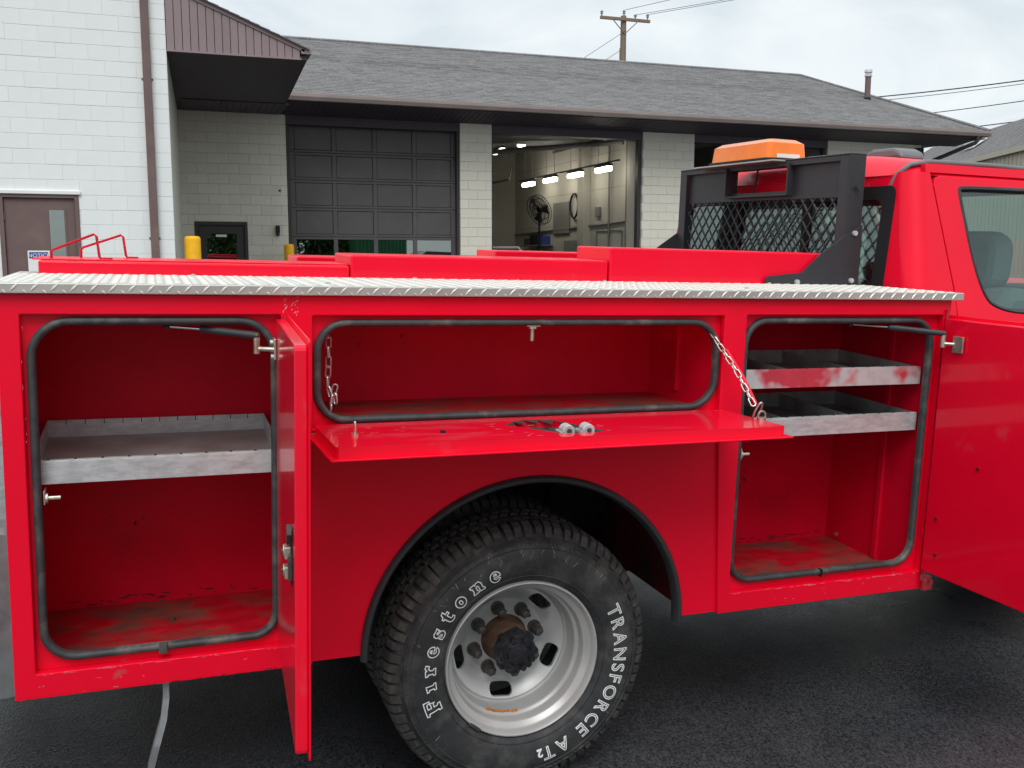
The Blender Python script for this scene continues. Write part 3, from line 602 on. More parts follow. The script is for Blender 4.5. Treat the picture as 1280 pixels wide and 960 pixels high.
# ---- bollards, sign, lamps
def bollard(x, y, r, top, label):
    z0 = ground_z(x, y) - 0.02
    t = empty('bollard', (x, y, z0), label, 'bollard', 'yellow bollards by the garage'); h = top - z0
    G().lathe([(r, 0), (r, h - 0.05), (r * 0.97, h - 0.025), (r * 0.8, h - 0.006), (r * 0.4, h), (0.001, h + 0.001)], (0, 0, 0), 24, 'z').obj('post', 'yellow', t, smooth=50)
    G().lathe([(r + 0.02, 0), (r + 0.02, 0.03), (r + 0.001, 0.05)], (0, 0, 0), 24, 'z').obj('collar', 'concrete', t)
bollard(0.28, 15.05, 0.116, 1.955, 'thick yellow bollard in front of the glass door beside the white wing')
bollard(2.235, 20.1, 0.10, 1.90, 'slim yellow bollard beside the closed garage door')

def text_mesh(s, size, bevel=0, fill=True, offset=0.0, extrude=0.0, space=1.0):
    cu = bpy.data.curves.new('txt', 'FONT'); cu.body = s; cu.size = size; cu.align_x = 'CENTER'; cu.offset = offset; cu.extrude = extrude; cu.space_character = space
    cu.resolution_u = 4
    if not fill: cu.fill_mode = 'NONE'; cu.bevel_depth = bevel; cu.bevel_resolution = 0
    o = bpy.data.objects.new('txt', cu); col.objects.link(o); bpy.context.view_layer.update()
    me = bpy.data.meshes.new_from_object(o.evaluated_get(bpy.context.evaluated_depsgraph_get()))
    bpy.data.objects.remove(o); bpy.data.curves.remove(cu)
    return me
sx0, sx1, sy = -1.875, -1.60, YW - 0.10
sgn = empty('notice_sign', (-1.74, sy, ground_z(-1.74, sy)), 'white notice sign with blue heading standing before the brown door', 'sign'); zs = ground_z(-1.74, sy)
G().box(-0.1375, 0.1375, -0.004, 0.004, 1.15, 1.735 - zs + 0.0).obj('board', 'white_paint', sgn, bevel=0.002)
G().box(-0.118, 0.118, -0.0065, -0.0042, 1.735 - zs - 0.105, 1.735 - zs - 0.02).obj('heading', 'blue_print', sgn)
me = text_mesh('NOTICE', 0.075); o = link('lettering', me, 'white_paint', sgn); o.rotation_euler = (R(90), 0, 0); o.location = (0, -0.0085, 1.735 - zs - 0.09)
G().cyl((0, 0.02, 0), (0, 0.02, 1.30), 0.014, 10).obj('post', 'galv', sgn)
G().cyl((0, 0.02, 0), (0, 0.02, 0.03), 0.16, 18).obj('foot', 'black', sgn)

# ---- utility pole and lines
pz = LOT; px, py = 19.2, 40.0
k = 40 / 45.0
pole = empty('utility_pole', (px, py, pz), 'wooden utility pole with crossarm behind the garage roof', 'pole')
TOP = (13.439 - 1.68) * k + 1.68 - pz
G().cyl((0, 0, 0), (0, 0, TOP), 0.19, 14, 0.125).obj('shaft', 'wood', pole, smooth=40)
za_ = TOP - 0.17
ar = G().box(-1.19, 1.22, -0.20, -0.10, za_ - 0.07, za_ + 0.06).obj('crossarm', 'wood', pole, bevel=0.01)
br_ = G(); br_.tube([(-0.62, -0.2, za_ - 0.05), (0, -0.14, za_ - 0.62)], 0.022, 6); br_.tube([(0.62, -0.2, za_ - 0.05), (0, -0.14, za_ - 0.62)], 0.022, 6); br_.obj('brace', 'wood', pole)
for x, h in ((-1.12, 0.22), (0.02, 0.26), (0.50, 0.18), (1.10, 0.24)):
    G().lathe([(0.03, 0), (0.03, h * 0.4), (0.07, h * 0.45), (0.05, h * 0.7), (0.075, h * 0.75), (0.04, h)], (x, -0.15 if abs(x) > 0.1 else 0, za_ + (0.06 if abs(x) > .1 else 0.16)), 12, 'z').obj('insulator', 'insulator', pole)
G().box(-0.05, 0.16, 0.12, 0.3, TOP - 2.1, TOP - 1.3).obj('transformer_box', 'pipe', pole, bevel=0.03)
def cwpix(u, v, y):
    d = Vector(((u - 640) / 1200, (v - 480) / 1200, 1)); w_ = Vector([sum(Mcam[i][j] * d[i] for i in range(3)) for j in range(3)])
    t = y / w_.y; return Vector((0, 0, CAMZ)) + w_ * t
def wire(a, b, r, sag, label):
    pts = [a.lerp(b, i / 20) - Vector((0, 0, sag * 4 * (i / 20) * (1 - i / 20))) for i in range(21)]
    tag(G().tube(pts, r, 6).obj('power_line', 'wire', smooth=60), label, 'cable', 'overhead lines')
Pw = lambda x, h: Vector((px + x, py - 0.15, pz + h))
for (u0, v0), (u1, v1), rr_, lb_ in (((1040, 126), (1420, 80), 0.030, 'thick black overhead cable, topmost of four past the roof hip'), ((1040, 131), (1420, 84), 0.016, 'thin grey overhead cable just under the topmost thick one'), ((1060, 152), (1420, 104), 0.022, 'black overhead cable, third down of four past the roof hip'), ((1080, 172), (1420, 130), 0.026, 'black overhead cable, lowest of four past the roof hip')):
    wire(cwpix(u0, v0, 48), cwpix(u1, v1, 34), rr_, 0.15, lb_)
wire(Pw(1.10, za_ + 0.28), Vector((46, 10, 15.5)), 0.010, 0.5, 'thin wire leaving the outer insulator of the pole crossarm')
wire(Pw(0.50, za_ + 0.22), Vector((44, 10, 15.0)), 0.010, 0.5, 'thin wire leaving the middle insulator of the pole crossarm')
wire(Pw(0.02, za_ + 0.4), Vector((42, 10, 16.6)), 0.010, 0.5, 'thin wire leaving the very top of the utility pole')
wire(Pw(0.0, za_ - 0.5), Vector((10.5, 52, 6.0)), 0.010, 0.3, 'thin guy wire fixed just below the pole crossarm')
wire(Pw(0.0, za_ - 1.2), Vector((13.5, 54, 7.0)), 0.010, 0.3, 'thin guy wire fixed lower down on the utility pole')

# ---- neighbouring shed on the right
nb = empty('neighbour_shed', (38, 30, LOT), 'beige sided shed with grey shingle roof beyond the garage', 'building')
bpy.context.view_layer.update()
ea = cwpix(1140, 213, 44); eb_ = cwpix(1285, 182, 26)
ed_ = Vector((3.286, 7.372, 0)).normalized(); en_ = Vector((ed_.y, -ed_.x, 0)); e0 = Vector((24.764, 23.258, 5.0))
def NBp(a, b, z): return e0 + ed_ * a + en_ * b + Vector((0, 0, z - 5.0))
g = G(); Ln = (-3.0, 16.0)
for i in range(20):
    b0, b1 = -0.12 + 2.72 * i / 20, -0.12 + 2.72 * (i + 1) / 20
    z0, z1 = 5.02 + 0.64 * b0, 5.02 + 0.64 * b1
    g.add([NBp(Ln[0], b0, z0 + .012), NBp(Ln[1], b0, z0 + .012), NBp(Ln[1], b1, z1), NBp(Ln[0], b1, z1), NBp(Ln[0], b0, z0 - .02), NBp(Ln[1], b0, z0 - .02)], [(0, 1, 2, 3), (0, 4, 5, 1)])
rn = wpart(g.obj('roof', 'shingle'), nb)
g = G().add([NBp(Ln[0], 2.6, 6.68), NBp(Ln[1], 2.6, 6.68), NBp(Ln[1], 5.4, 4.95), NBp(Ln[0], 5.4, 4.95)], [(0, 1, 2, 3)]); g.obj('rear_slope', 'shingle', rn)
g = G().add([NBp(a, b, z) for a in Ln for b in (-0.14, -0.08) for z in (4.86, 5.02)], [(0, 1, 3, 2), (4, 6, 7, 5), (0, 4, 5, 1), (2, 3, 7, 6), (0, 2, 6, 4), (1, 5, 7, 3)]); wpart(g.obj('fascia', 'beige_siding'), nb)
wl = wpart(G().add([NBp(a, b, z) for a in Ln for b in (0.05, 5.2) for z in (0.2, 4.9)], [(0, 1, 3, 2), (4, 6, 7, 5), (0, 4, 5, 1), (2, 3, 7, 6), (0, 2, 6, 4), (1, 5, 7, 3)]).obj('wall', 'beige_siding'), nb)
sb = G()
for i in range(60):
    a = -2.9 + i * 0.31
    sb.add([NBp(q, b, z) for q in (a, a + 0.27) for b in (0.02, 0.05) for z in (0.3, 4.86)], [(0, 1, 3, 2), (4, 6, 7, 5), (0, 4, 5, 1), (2, 3, 7, 6), (0, 2, 6, 4), (1, 5, 7, 3)])
sb.obj('siding_boards', 'beige_siding', wl)
G().add([NBp(q, b, z) for q in (6.5, 7.4) for b, z in ((0.9, 5.65), (0.9, 6.1), (1.4, 6.0), (1.4, 6.1))], [(0, 1, 3, 2), (4, 6, 7, 5), (0, 4, 5, 1), (1, 5, 7, 3)]).obj('roof_vent', 'white_paint', rn)

# ================================================================== the truck (truck frame: x rear to front, y away from the open side, z up)
truck = empty('service_truck', (0, 0, 0), 'bright red service truck with its side tool compartments standing open', 'truck')
ROOT_X, ROOT_Y = 1.305, 1.15
truck.matrix_world = MT @ Matrix.Translation((ROOT_X, ROOT_Y, ZG))
bpy.context.view_layer.update()
PINV = Matrix.Translation((-ROOT_X, -ROOT_Y, -ZG))
def T(o):
    o.parent = truck; o.matrix_parent_inverse = PINV; return o
BWID = 2.30                                  # overall width of the body
L_, ZT = 2.757, 0.975
# --- body side frame: three openings and the wheel arch
AX, AA, AB = 1.327, 0.492, 0.472
def arch(a, b, n=40, z0=0.0): return [(AX + a * math.cos(math.pi * i / n), z0 + b * math.sin(math.pi * i / n)) for i in range(n + 1)]
opL, opH, opR = rr(0.047, 0.627, 0.063, 0.926, 0.004, 2), rr(0.703, 1.905, 0.628, 0.924, 0.004, 2), rr(1.982, 2.728, 0.063, 0.926, 0.004, 2)
frame_outer = [(0, 0), (0.703, 0), (0.703, 0.624), (1.905, 0.624), (1.945, 0.0), (L_, 0), (L_, ZT), (0, ZT)]
fo = [(0, 0), (0.703, 0), (0.703, 0.628), (1.905, 0.628), (1.945, 0.0), (L_, 0), (L_, ZT), (0, ZT)]
T(plate('side_frame', fo, [opL, rr(0.703 + 0.0001, 1.905, 0.6285, 0.924, 0.004, 2) if False else rr(0.7035, 1.9045, 0.634, 0.924, 0.004, 2), opR], XZ(0.0), (0, 0.022, 0), 'red', bevel=0.003))
fend = [(0.700, 0.004)] + [(AX - AA, 0.004)] + [(x, z) for x, z in arch(AA, AB)[::-1] if z > 0.004] + [(AX + AA, 0.004), (1.95, 0.004), (1.91, 0.636), (0.700, 0.636)]
T(plate('fender_panel', fend, [], XZ(0.012), (0, 0.006, 0), 'red'))
# door jamb panels with rounded openings
seals = {'L': (0.066, 0.613, 0.092, 0.910, (0.075, 0.06, 0.085, 0.085)), 'H': (0.718, 1.893, 0.652, 0.904, (0.075, 0.085, 0.085, 0.075)), 'R': (1.990, 2.698, 0.094, 0.908, (0.075, 0.075, 0.075, 0.075))}
frm = {'L': (0.02, 0.66, 0.03, 0.95), 'H': (0.69, 1.92, 0.636, 0.95), 'R': (1.96, 2.745, 0.03, 0.95)}
for k_ in 'LHR':
    a, b, c, d, r = seals[k_]; o = frm[k_]
    T(plate('jamb_panel', rr(*o, 0.004, 1), [rr(a, b, c, d, r, 8)], XZ(0.024), (0, 0.003, 0), 'red'))
    path = [(x, 0.010, z) for x, z in rr(a, b, c, d, r, 8)]
    g = G(); P_ = path; n = len(P_); prof = [(-0.0092, 0.016), (-0.0098, 0.004), (-0.006, -0.003), (0.000, -0.005), (0.007, -0.002), (0.0098, 0.005), (0.0092, 0.016)]
    cxm, czm = (a + b) / 2, (c + d) / 2
    for i in range(n):
        t_ = Vector(P_[(i + 1) % n]) - Vector(P_[i - 1]); t_.normalize(); nrm = Vector((t_.z, 0, -t_.x))
        for (u, y) in prof: g.v.append(tuple(Vector(P_[i]) + nrm * u + Vector((0, y, 0))))
    m_ = len(prof)
    for i in range(n):
        for q in range(m_ - 1): g.f.append((i * m_ + q, ((i + 1) % n) * m_ + q, ((i + 1) % n) * m_ + q + 1, i * m_ + q + 1))
    s_ = T(g.obj('door_seal', 'rubber', smooth=50))
    if k_ == 'L': g = G(); g.box(0.325, 0.345, -0.0005, 0.02, c - 0.0135, c + 0.012); g.obj('seal_splice', 'rubber', s_, bevel=0.002)
    if k_ == 'R': g = G(); g.box(2.327, 2.331, -0.0005, 0.02, c - 0.013, c + 0.012); g.obj('seal_splice', 'black', s_)
# compartments
def comp(x0, x1, y1, z0, z1, name):
    y0 = 0.0272
    c = T(G().add([(x0, y1, z0), (x1, y1, z0), (x1, y1, z1), (x0, y1, z1)], [(0, 1, 2, 3)]).obj('back_panel', 'red_in_shaded'))
    s = G().add([(x0, y0, z0), (x0, y1, z0), (x0, y1, z1), (x0, y0, z1)], [(0, 1, 2, 3)]); s.obj('side_panel', 'red_in_shaded', c)
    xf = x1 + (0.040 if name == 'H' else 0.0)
    s = G().add([(xf, y0, z0), (x1, y1, z0), (x1, y1, z1), (xf, y0, z1)], [(0, 1, 2, 3)]); s.obj('side_panel', 'red_in_shaded', c)
    G().add([(x0, y0, z1), (x1, y0, z1), (x1, y1, z1), (x0, y1, z1)], [(0, 1, 2, 3)]).obj('top_panel', 'red_in_shaded', c)
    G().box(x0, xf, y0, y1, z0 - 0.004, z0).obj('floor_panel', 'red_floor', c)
    return c
cl = comp(0.028, 0.655, 0.463, 0.045, 0.955, 'L')
ch = comp(0.693, 1.862, 0.366, 0.640, 0.955, 'H')
crr = comp(1.955, 2.712, 0.463, 0.045, 0.955, 'R')
g = G(); g.box(1.868, 1.885, 0.20, 0.225, 0.67, 0.90); g.obj('channel', 'red_in_shaded', ch, bevel=0.003)
g = G(); g.box(2.700, 2.712, 0.18, 0.205, 0.045, 0.955); g.obj('channel', 'red_in_shaded', crr, bevel=0.003)
def bolts(parent, pts, ax, r=0.006, mat='lug'):
    for p in pts:
        q = Vector(p) + Vector(ax) * 0.006
        G().cyl(p, q, r, 8).obj('bolt', mat, parent)
bolts(cl, [(0.029, 0.36, 0.84), (0.029, 0.36, 0.79), (0.029, 0.36, 0.71)], (1, 0, 0), 0.008)
bolts(ch, [(0.90, 0.365, 0.805), (1.03, 0.365, 0.83), (1.60, 0.365, 0.88), (1.12, 0.365, 0.895)], (0, -1, 0), 0.007, 'red_in_shaded')
bolts(crr, [(2.50, 0.462, 0.46), (2.52, 0.462, 0.855)], (0, -1, 0)); bolts(crr, [(2.711, 0.40, 0.07)], (-1, 0, 0), 0.008, 'zinc')
bolts(cl, [(0.36, 0.30, 0.046), (0.39, 0.11, 0.046)], (0, 0, 1), 0.010, 'rust')
# --- shelves
def tray(x0, x1, zf0, zf1, zb0, zb1, y0=0.05, y1=0.455, front='galv', floor='galv_floor', div=(), back='galv'):
    t = T(G().add([(x0, y0, zf0 + 0.004), (x1, y0, zf0 + 0.004), (x1, y1, zb0 + 0.004), (x0, y1, zb0 + 0.004), (x0, y0, zf0), (x1, y0, zf0), (x1, y1, zb0), (x0, y1, zb0)], [(0, 1, 2, 3), (4, 7, 6, 5), (0, 4, 5, 1), (1, 5, 6, 2), (2, 6, 7, 3), (3, 7, 4, 0)]).obj('shelf', floor))
    f = G(); f.box(x0, x1, y0 - 0.004, y0, zf0, zf1); f.box(x0, x1, y0 - 0.004, y0 + 0.012, zf1, zf1 + 0.0025)
    f.obj('front_lip', front, t, bevel=0.001)
    sl = G(); n = int((x1 - x0) / 0.06)
    for i in range(n): xx = x0 + 0.035 + i * 0.06; sl.box(xx, xx + 0.006, y0 + 0.002, y0 + 0.013, zf1 + 0.0024, zf1 + 0.0032)
    sl.obj('lip_slot', 'under', t)
    b = G(); n = int((x1 - x0) / 0.048); w_ = (x1 - x0) / n
    b.box(x0, x1, y1, y1 + 0.003, zb0, zb0 + (zb1 - zb0) * 0.74)
    for i in range(n): b.box(x0 + i * w_ + 0.0012, x0 + (i + 1) * w_ - 0.0012, y1, y1 + 0.003, zb0 + (zb1 - zb0) * 0.74, zb1)
    b.obj('back_lip', back, t); G().box(x0, x1, y1 + 0.0035, y1 + 0.005, zb0, zb1 - 0.002).obj('back_stiffener', 'under', t)
    for xs in (x0, x1 - 0.003):
        G().add([(xs, y0, zf0), (xs, y1, zb0), (xs, y1, zb1), (xs, y0, zf1), (xs + .003, y0, zf0), (xs + .003, y1, zb0), (xs + .003, y1, zb1), (xs + .003, y0, zf1)], [(0, 1, 2, 3), (4, 7, 6, 5), (0, 4, 5, 1), (1, 5, 6, 2), (2, 6, 7, 3), (3, 7, 4, 0)]).obj('side_lip', back, t)
    for xs, xe in div:
        G().add([(xs, y0 + .002, zf0 + .004), (xe, y1, zb0 + .004), (xe, y1, zb1 - .004), (xs, y0 + .002, zf1 - .004), (xs + .003, y0 + .002, zf0 + .004), (xe + .003, y1, zb0 + .004), (xe + .003, y1, zb1 - .004), (xs + .003, y0 + .002, zf1 - .004)], [(0, 1, 2, 3), (4, 7, 6, 5), (0, 4, 5, 1), (1, 5, 6, 2), (2, 6, 7, 3), (3, 7, 4, 0)]).obj('divider', 'galv_dark', t)
    return t
tray(0.050, 0.634, 0.517, 0.572, 0.544, 0.595)
tray(1.972, 2.700, 0.695, 0.751, 0.712, 0.762, front='galv_red', floor='galv_dark', back='galv_dark', div=((2.20, 2.20), (2.45, 2.45)))
tray(1.972, 2.700, 0.540, 0.597, 0.553, 0.607, front='galv', floor='galv_dark', back='galv_dark', div=((2.19, 2.19), (2.45, 2.45)))
# --- tread plate deck with raised lugs
PL0, PL1 = -0.012, 2.787
deck = G(); deck.box(PL0, PL1, -0.015, 0.56, 0.994, 0.999); deck.box(PL0, PL1, -0.018, -0.012, 0.975, 0.9985)
tp = T(deck.obj('tread_plate', 'plate', bevel=0.002))
lug = G()
def lozenge(c, u, w_, n_, a, b, h):
    c, u, w_, n_ = Vector(c), Vector(u), Vector(w_), Vector(n_)
    lug.add([c + u * a, c + w_ * b, c - u * a, c - w_ * b, c + u * a * 0.55 + n_ * h, c + w_ * b * 0.5 + n_ * h, c - u * a * 0.55 + n_ * h, c - w_ * b * 0.5 + n_ * h],
            [(0, 1, 5, 4), (1, 2, 6, 5), (2, 3, 7, 6), (3, 0, 4, 7), (4, 5, 6, 7)])
s45 = math.sqrt(.5)
PQ = 0.0205
for i in range(int((PL1 - PL0 - 0.01) / PQ)):
    x = PL0 + 0.012 + i * PQ
    for j in range(22):
        y = 0.002 + j * PQ
        if (i + j) % 2 or y > 0.445: continue
        sg = 1 if j % 2 else -1
        lozenge((x, y, 0.999), (s45, s45 * sg, 0), (-s45 * sg, s45, 0), (0, 0, 1), 0.0150, 0.0040, 0.0018)
    if i % 2 == 0: lozenge((x, -0.018, 0.9885), (0.72, 0, 0.69), (-0.69, 0, 0.72), (0, -1, 0), 0.0140, 0.0036, 0.0018)
    else: lozenge((x, -0.018, 0.9795), (0.72, 0, -0.69), (0.69, 0, 0.72), (0, -1, 0), 0.0062, 0.0030, 0.0016)
lo = lug.obj('tread_lugs', 'plate_lug_glint', tp); lo['kind'] = 'stuff'
for i in range(9):
    x = 0.12 + i * 0.32
    G().lathe([(0.008, 0), (0.0075, 0.003), (0.003, 0.0048), (0.0005, 0.005)], (x, 0.435 if i % 2 else 0.10, 0.999), 10, 'z').obj('rivet', 'plate', tp)
# --- flip-top lids, near and far
def lid(x0, x1, z1, far=False):
    y0, y1 = (0.452, 0.72) if not far else (BWID - 0.72, BWID - 0.452)
    b = T(G().box(x0, x1, y0, y1, 0.985 - 0.05 * far, z1 - 0.036 * far).obj('top_lid', 'red', bevel=0.006))
    return b
for fr_ in (False, True):
    lid(0.046, 0.884, 1.034, fr_)
    lid(0.8875, 1.738, 1.067, fr_)
    lid(1.744, 2.62, 1.110, fr_)
ll = T(G().box(0.030, 0.884, 0.47, 0.70, 1.0345, 1.038).obj('lid_edge', 'red', bevel=0.001))
for (xa, xb, yy, za, zb) in ((0.075, 0.190, 0.50, 1.062, 1.106), (0.140, 0.255, 0.66, 1.066, 1.104)):
    g = G(); g.tube([(xa - 0.0, yy, 1.032), (xa, yy, za - 0.006), (xa + 0.006, yy, za), (xb - 0.006, yy, zb), (xb, yy, zb - 0.006), (xb + 0.006, yy, 1.045), (xb + 0.010, yy, 1.039), (xb + 0.03, yy, 1.038)], 0.0036, 8)
    g = T(g.obj('grab_hoop', 'hoop', smooth=40)); G().cyl((xb + 0.028, yy, 1.0335), (xb + 0.028, yy, 1.042), 0.012, 10).obj('hoop_foot', 'hoop', g)
# --- rest of the body box: top under the deck, inner bed, far side, tail end
T(box('body_top', 0.002, 2.755, 0.03, 0.60, 0.962, 0.984, 'red', bevel=0))
T(box('bed_wall', 0.0, 2.75, 0.60, 0.615, 0.35, 0.99, 'red', bevel=0))
T(box('bed_wall', 0.0, 2.75, BWID - 0.615, BWID - 0.60, 0.35, 0.955, 'red', bevel=0))
T(box('bed_floor', 0.0, 2.75, 0.616, BWID - 0.616, 0.31, 0.35, 'under', bevel=0))
T(box('rear_end_panel', 0.0, 0.02, 0.025, 0.615, 0.002, 0.98, 'red', bevel=0.002))
T(box('rear_end_panel', 0.0, 0.02, BWID - 0.615, BWID - 0.025, 0.002, 0.95, 'red', bevel=0.002))
T(box('front_end_panel', 2.735, 2.755, 0.03, 0.615, 0.004, 0.98, 'red', bevel=0.002))
T(box('front_end_panel', 2.735, 2.755, BWID - 0.615, BWID - 0.03, 0.004, 0.95, 'red', bevel=0.002))
farl = [(0, 0), (AX - AA, 0)] + arch(AA, AB)[::-1] + [(AX + AA, 0), (L_, 0), (L_, 0.955), (0, 0.955)]
T(plate('far_side_panel', farl, [], XZ(BWID), (0, -0.02, 0), 'red'))
for x0, x1, z0 in ((0.06, 0.62, 0.07), (0.71, 1.9, 0.64), (1.99, 2.72, 0.07)): T(box('far_compartment_door', x0, x1, BWID, BWID + 0.012, z0, 0.91, 'red', bevel=0.004))
T(box('far_tread_plate', PL0, PL1, BWID - 0.45, BWID + 0.015, 0.955, 0.97, 'plate', bevel=0.002))
T(box('compartment_underside', 0.02, 0.68, 0.03, 0.60, 0.004, 0.03, 'red', bevel=0)); T(box('compartment_underside', 1.95, 2.74, 0.03, 0.60, 0.004, 0.03, 'red', bevel=0))
# wheel well
g = G(); A2 = arch(AA - 0.004, AB - 0.004)
for i in range(len(A2) - 1):
    a, b = A2[i], A2[i + 1]
    g.add([(a[0], 0.02, a[1]), (b[0], 0.02, b[1]), (b[0], 0.06, b[1]), (a[0], 0.06, a[1])], [(0, 1, 2, 3)])
T(g.obj('arch_return', 'liner'))
T(box('wheel_well', 0.80, 0.83, 0.06, 0.66, 0.0, 0.60, 'liner', bevel=0)); T(box('wheel_well', 1.86, 1.89, 0.03, 0.66, 0.0, 0.60, 'liner', bevel=0)); T(box('wheel_well_top', 0.83, 1.86, 0.06, 0.66, 0.58, 0.60, 'under', bevel=0))
T(box('wheel_well_back', 0.83, 1.86, 0.64, 0.66, 0.15, 0.58, 'under', bevel=0))
# arch trim strip
g = G(); A = [(AX + (AA) * math.cos(t), 0.0 + AB * math.sin(t)) for t in [math.pi * (-0.008 + 1.016 * i / 60) for i in range(61)]]
prof = [(0.003, 0.014), (0.002, 0.004), (-0.004, -0.002), (-0.013, -0.002), (-0.020, 0.008), (-0.021, 0.03)]
for x, z in A:
    nrm = Vector(((x - AX) / AA, 0, z / AB)).normalized()
    for u, y in prof: g.v.append((x + nrm.x * u, y, z + nrm.z * u))
m_ = len(prof)
for i in range(60):
    for q in range(m_ - 1): g.f.append((i * m_ + q, (i + 1) * m_ + q, (i + 1) * m_ + q + 1, i * m_ + q + 1))
T(g.obj('arch_trim', 'trim', smooth=45))
# chassis
for y in (0.74, BWID - 0.82): T(G().box(-0.15, 6.0, y, y + 0.08, 0.02, 0.22).obj('chassis_rail', 'under'))
ax_ = G(); ax_.cyl((1.305, 0.3, -0.067), (1.305, BWID - 0.3, -0.067), 0.06, 16); ax_.lathe([(0.06, -0.17), (0.16, -0.08), (0.17, 0.05), (0.1, 0.14), (0.06, 0.18)], (1.305, BWID / 2, -0.067), 20, 'y'); T(ax_.obj('rear_axle', 'under', smooth=40))
for y in (0.66, BWID - 0.74): T(G().prism([(0.55, 0.08), (1.0, 0.0), (1.6, 0.0), (2.05, 0.08), (2.05, 0.05), (1.6, -0.04), (1.0, -0.04), (0.55, 0.05)], XZ(y), (0, 0.07, 0)).obj('leaf_spring', 'under'))
T(box('shock_mount', 1.62, 1.72, 0.58, 0.66, 0.10, 0.35, 'under', bevel=0.02))
tk = T(box('fuel_tank', 2.0, 3.0, 0.85, 1.45, -0.18, 0.1, 'under', bevel=0.03))
ex = G(); ex.tube([(5, 1.55, -0.1), (2.2, 1.6, -0.1), (1.6, 1.62, 0.1), (1.0, 1.62, 0.1), (0.4, 1.5, -0.05), (-0.1, 1.5, -0.05)], 0.04, 10); T(ex.obj('exhaust', 'under', smooth=40))
# hanging strap and its bracket under the rear compartment
T(box('strap_bracket', 0.316, 0.352, 0.02, 0.10, -0.010, 0.003, 'galv', bevel=0.002))
stp = G(); pts = [(0.342, 0.03, 0.0), (0.342, 0.02, -0.05), (0.335, 0.005, -0.10), (0.317, -0.01, -0.16), (0.302, -0.01, -0.22), (0.298, 0.0, -0.30), (0.296, 0.01, -0.42)]
for i in range(len(pts) - 1):
    a, b = Vector(pts[i]), Vector(pts[i + 1])
    stp.add([a + Vector((-0.011, 0.0, 0)), a + Vector((0.004, -0.004, 0)), b + Vector((0.004, -0.004, 0)), b + Vector((-0.011, 0, 0)), a + Vector((-0.011, 0.03, 0)), a + Vector((0.004, 0.035, 0)), b + Vector((0.004, 0.035, 0)), b + Vector((-0.011, 0.03, 0))],
            [(0, 1, 2, 3), (4, 7, 6, 5), (0, 4, 5, 1), (1, 5, 6, 2), (2, 6, 7, 3), (3, 7, 4, 0)])
T(stp.obj('mud_flap_strap', 'bumper'))
# rear bumper end with wire
bp = G(); bp.prism(rr(-0.30, -0.035, -0.13, 0.33, 0.015, 3), XZ(0.30), (0, 1.7, 0)); bmp = T(bp.obj('rear_bumper', 'bumper', bevel=0.004))
G().box(-0.034, -0.006, 0.34, 0.42, 0.10, 0.24).obj('bumper_bracket', 'black', bmp)
wr = G(); wr.tube([(-0.03, 0.35, 0.15), (0.02, 0.30, 0.11), (0.025, 0.26, 0.05), (-0.01, 0.24, 0.0), (-0.012, 0.24, -0.06), (0.03, 0.26, -0.09), (0.1, 0.35, -0.06)], 0.006, 8); wr.obj('trailer_wire', 'black', bmp, smooth=40)
T(box('tail_cross_member', -0.02, 0.03, 0.62, BWID - 0.62, 0.0, 0.36, 'under', bevel=0.004))

# --- compartment doors: pan with skin, drawn closed in the x-z plane with hinge at origin, then swung
def door_pan(name, w_, h, t=0.030, lap=0.010, sgn=1):
    """local: u from hinge (0) to free edge (w_), v 0..h, outside at -n, inside face at +t. returns (root)"""
    root = G().prism(rr(0, w_, 0, h, 0.006, 2), lambda u, v: (u, 0, v), (0, 0.004, 0)).obj(name, 'red', bevel=0.0012)
    T(root)
    pan = G().prism(rr(lap + 0.004, w_ - lap, lap, h - lap, 0.012, 3), lambda u, v: (u, 0.004, v), (0, t - 0.004, 0)).obj('inner_pan', 'red_worn', root, bevel=0.004)
    return root, pan
def ploc(x, y): return Matrix.Translation((x, y, 0))
# rear vertical door, hinged on its forward edge and swung square to the side
dl, pan = door_pan('compartment_door', 0.585, 0.862)
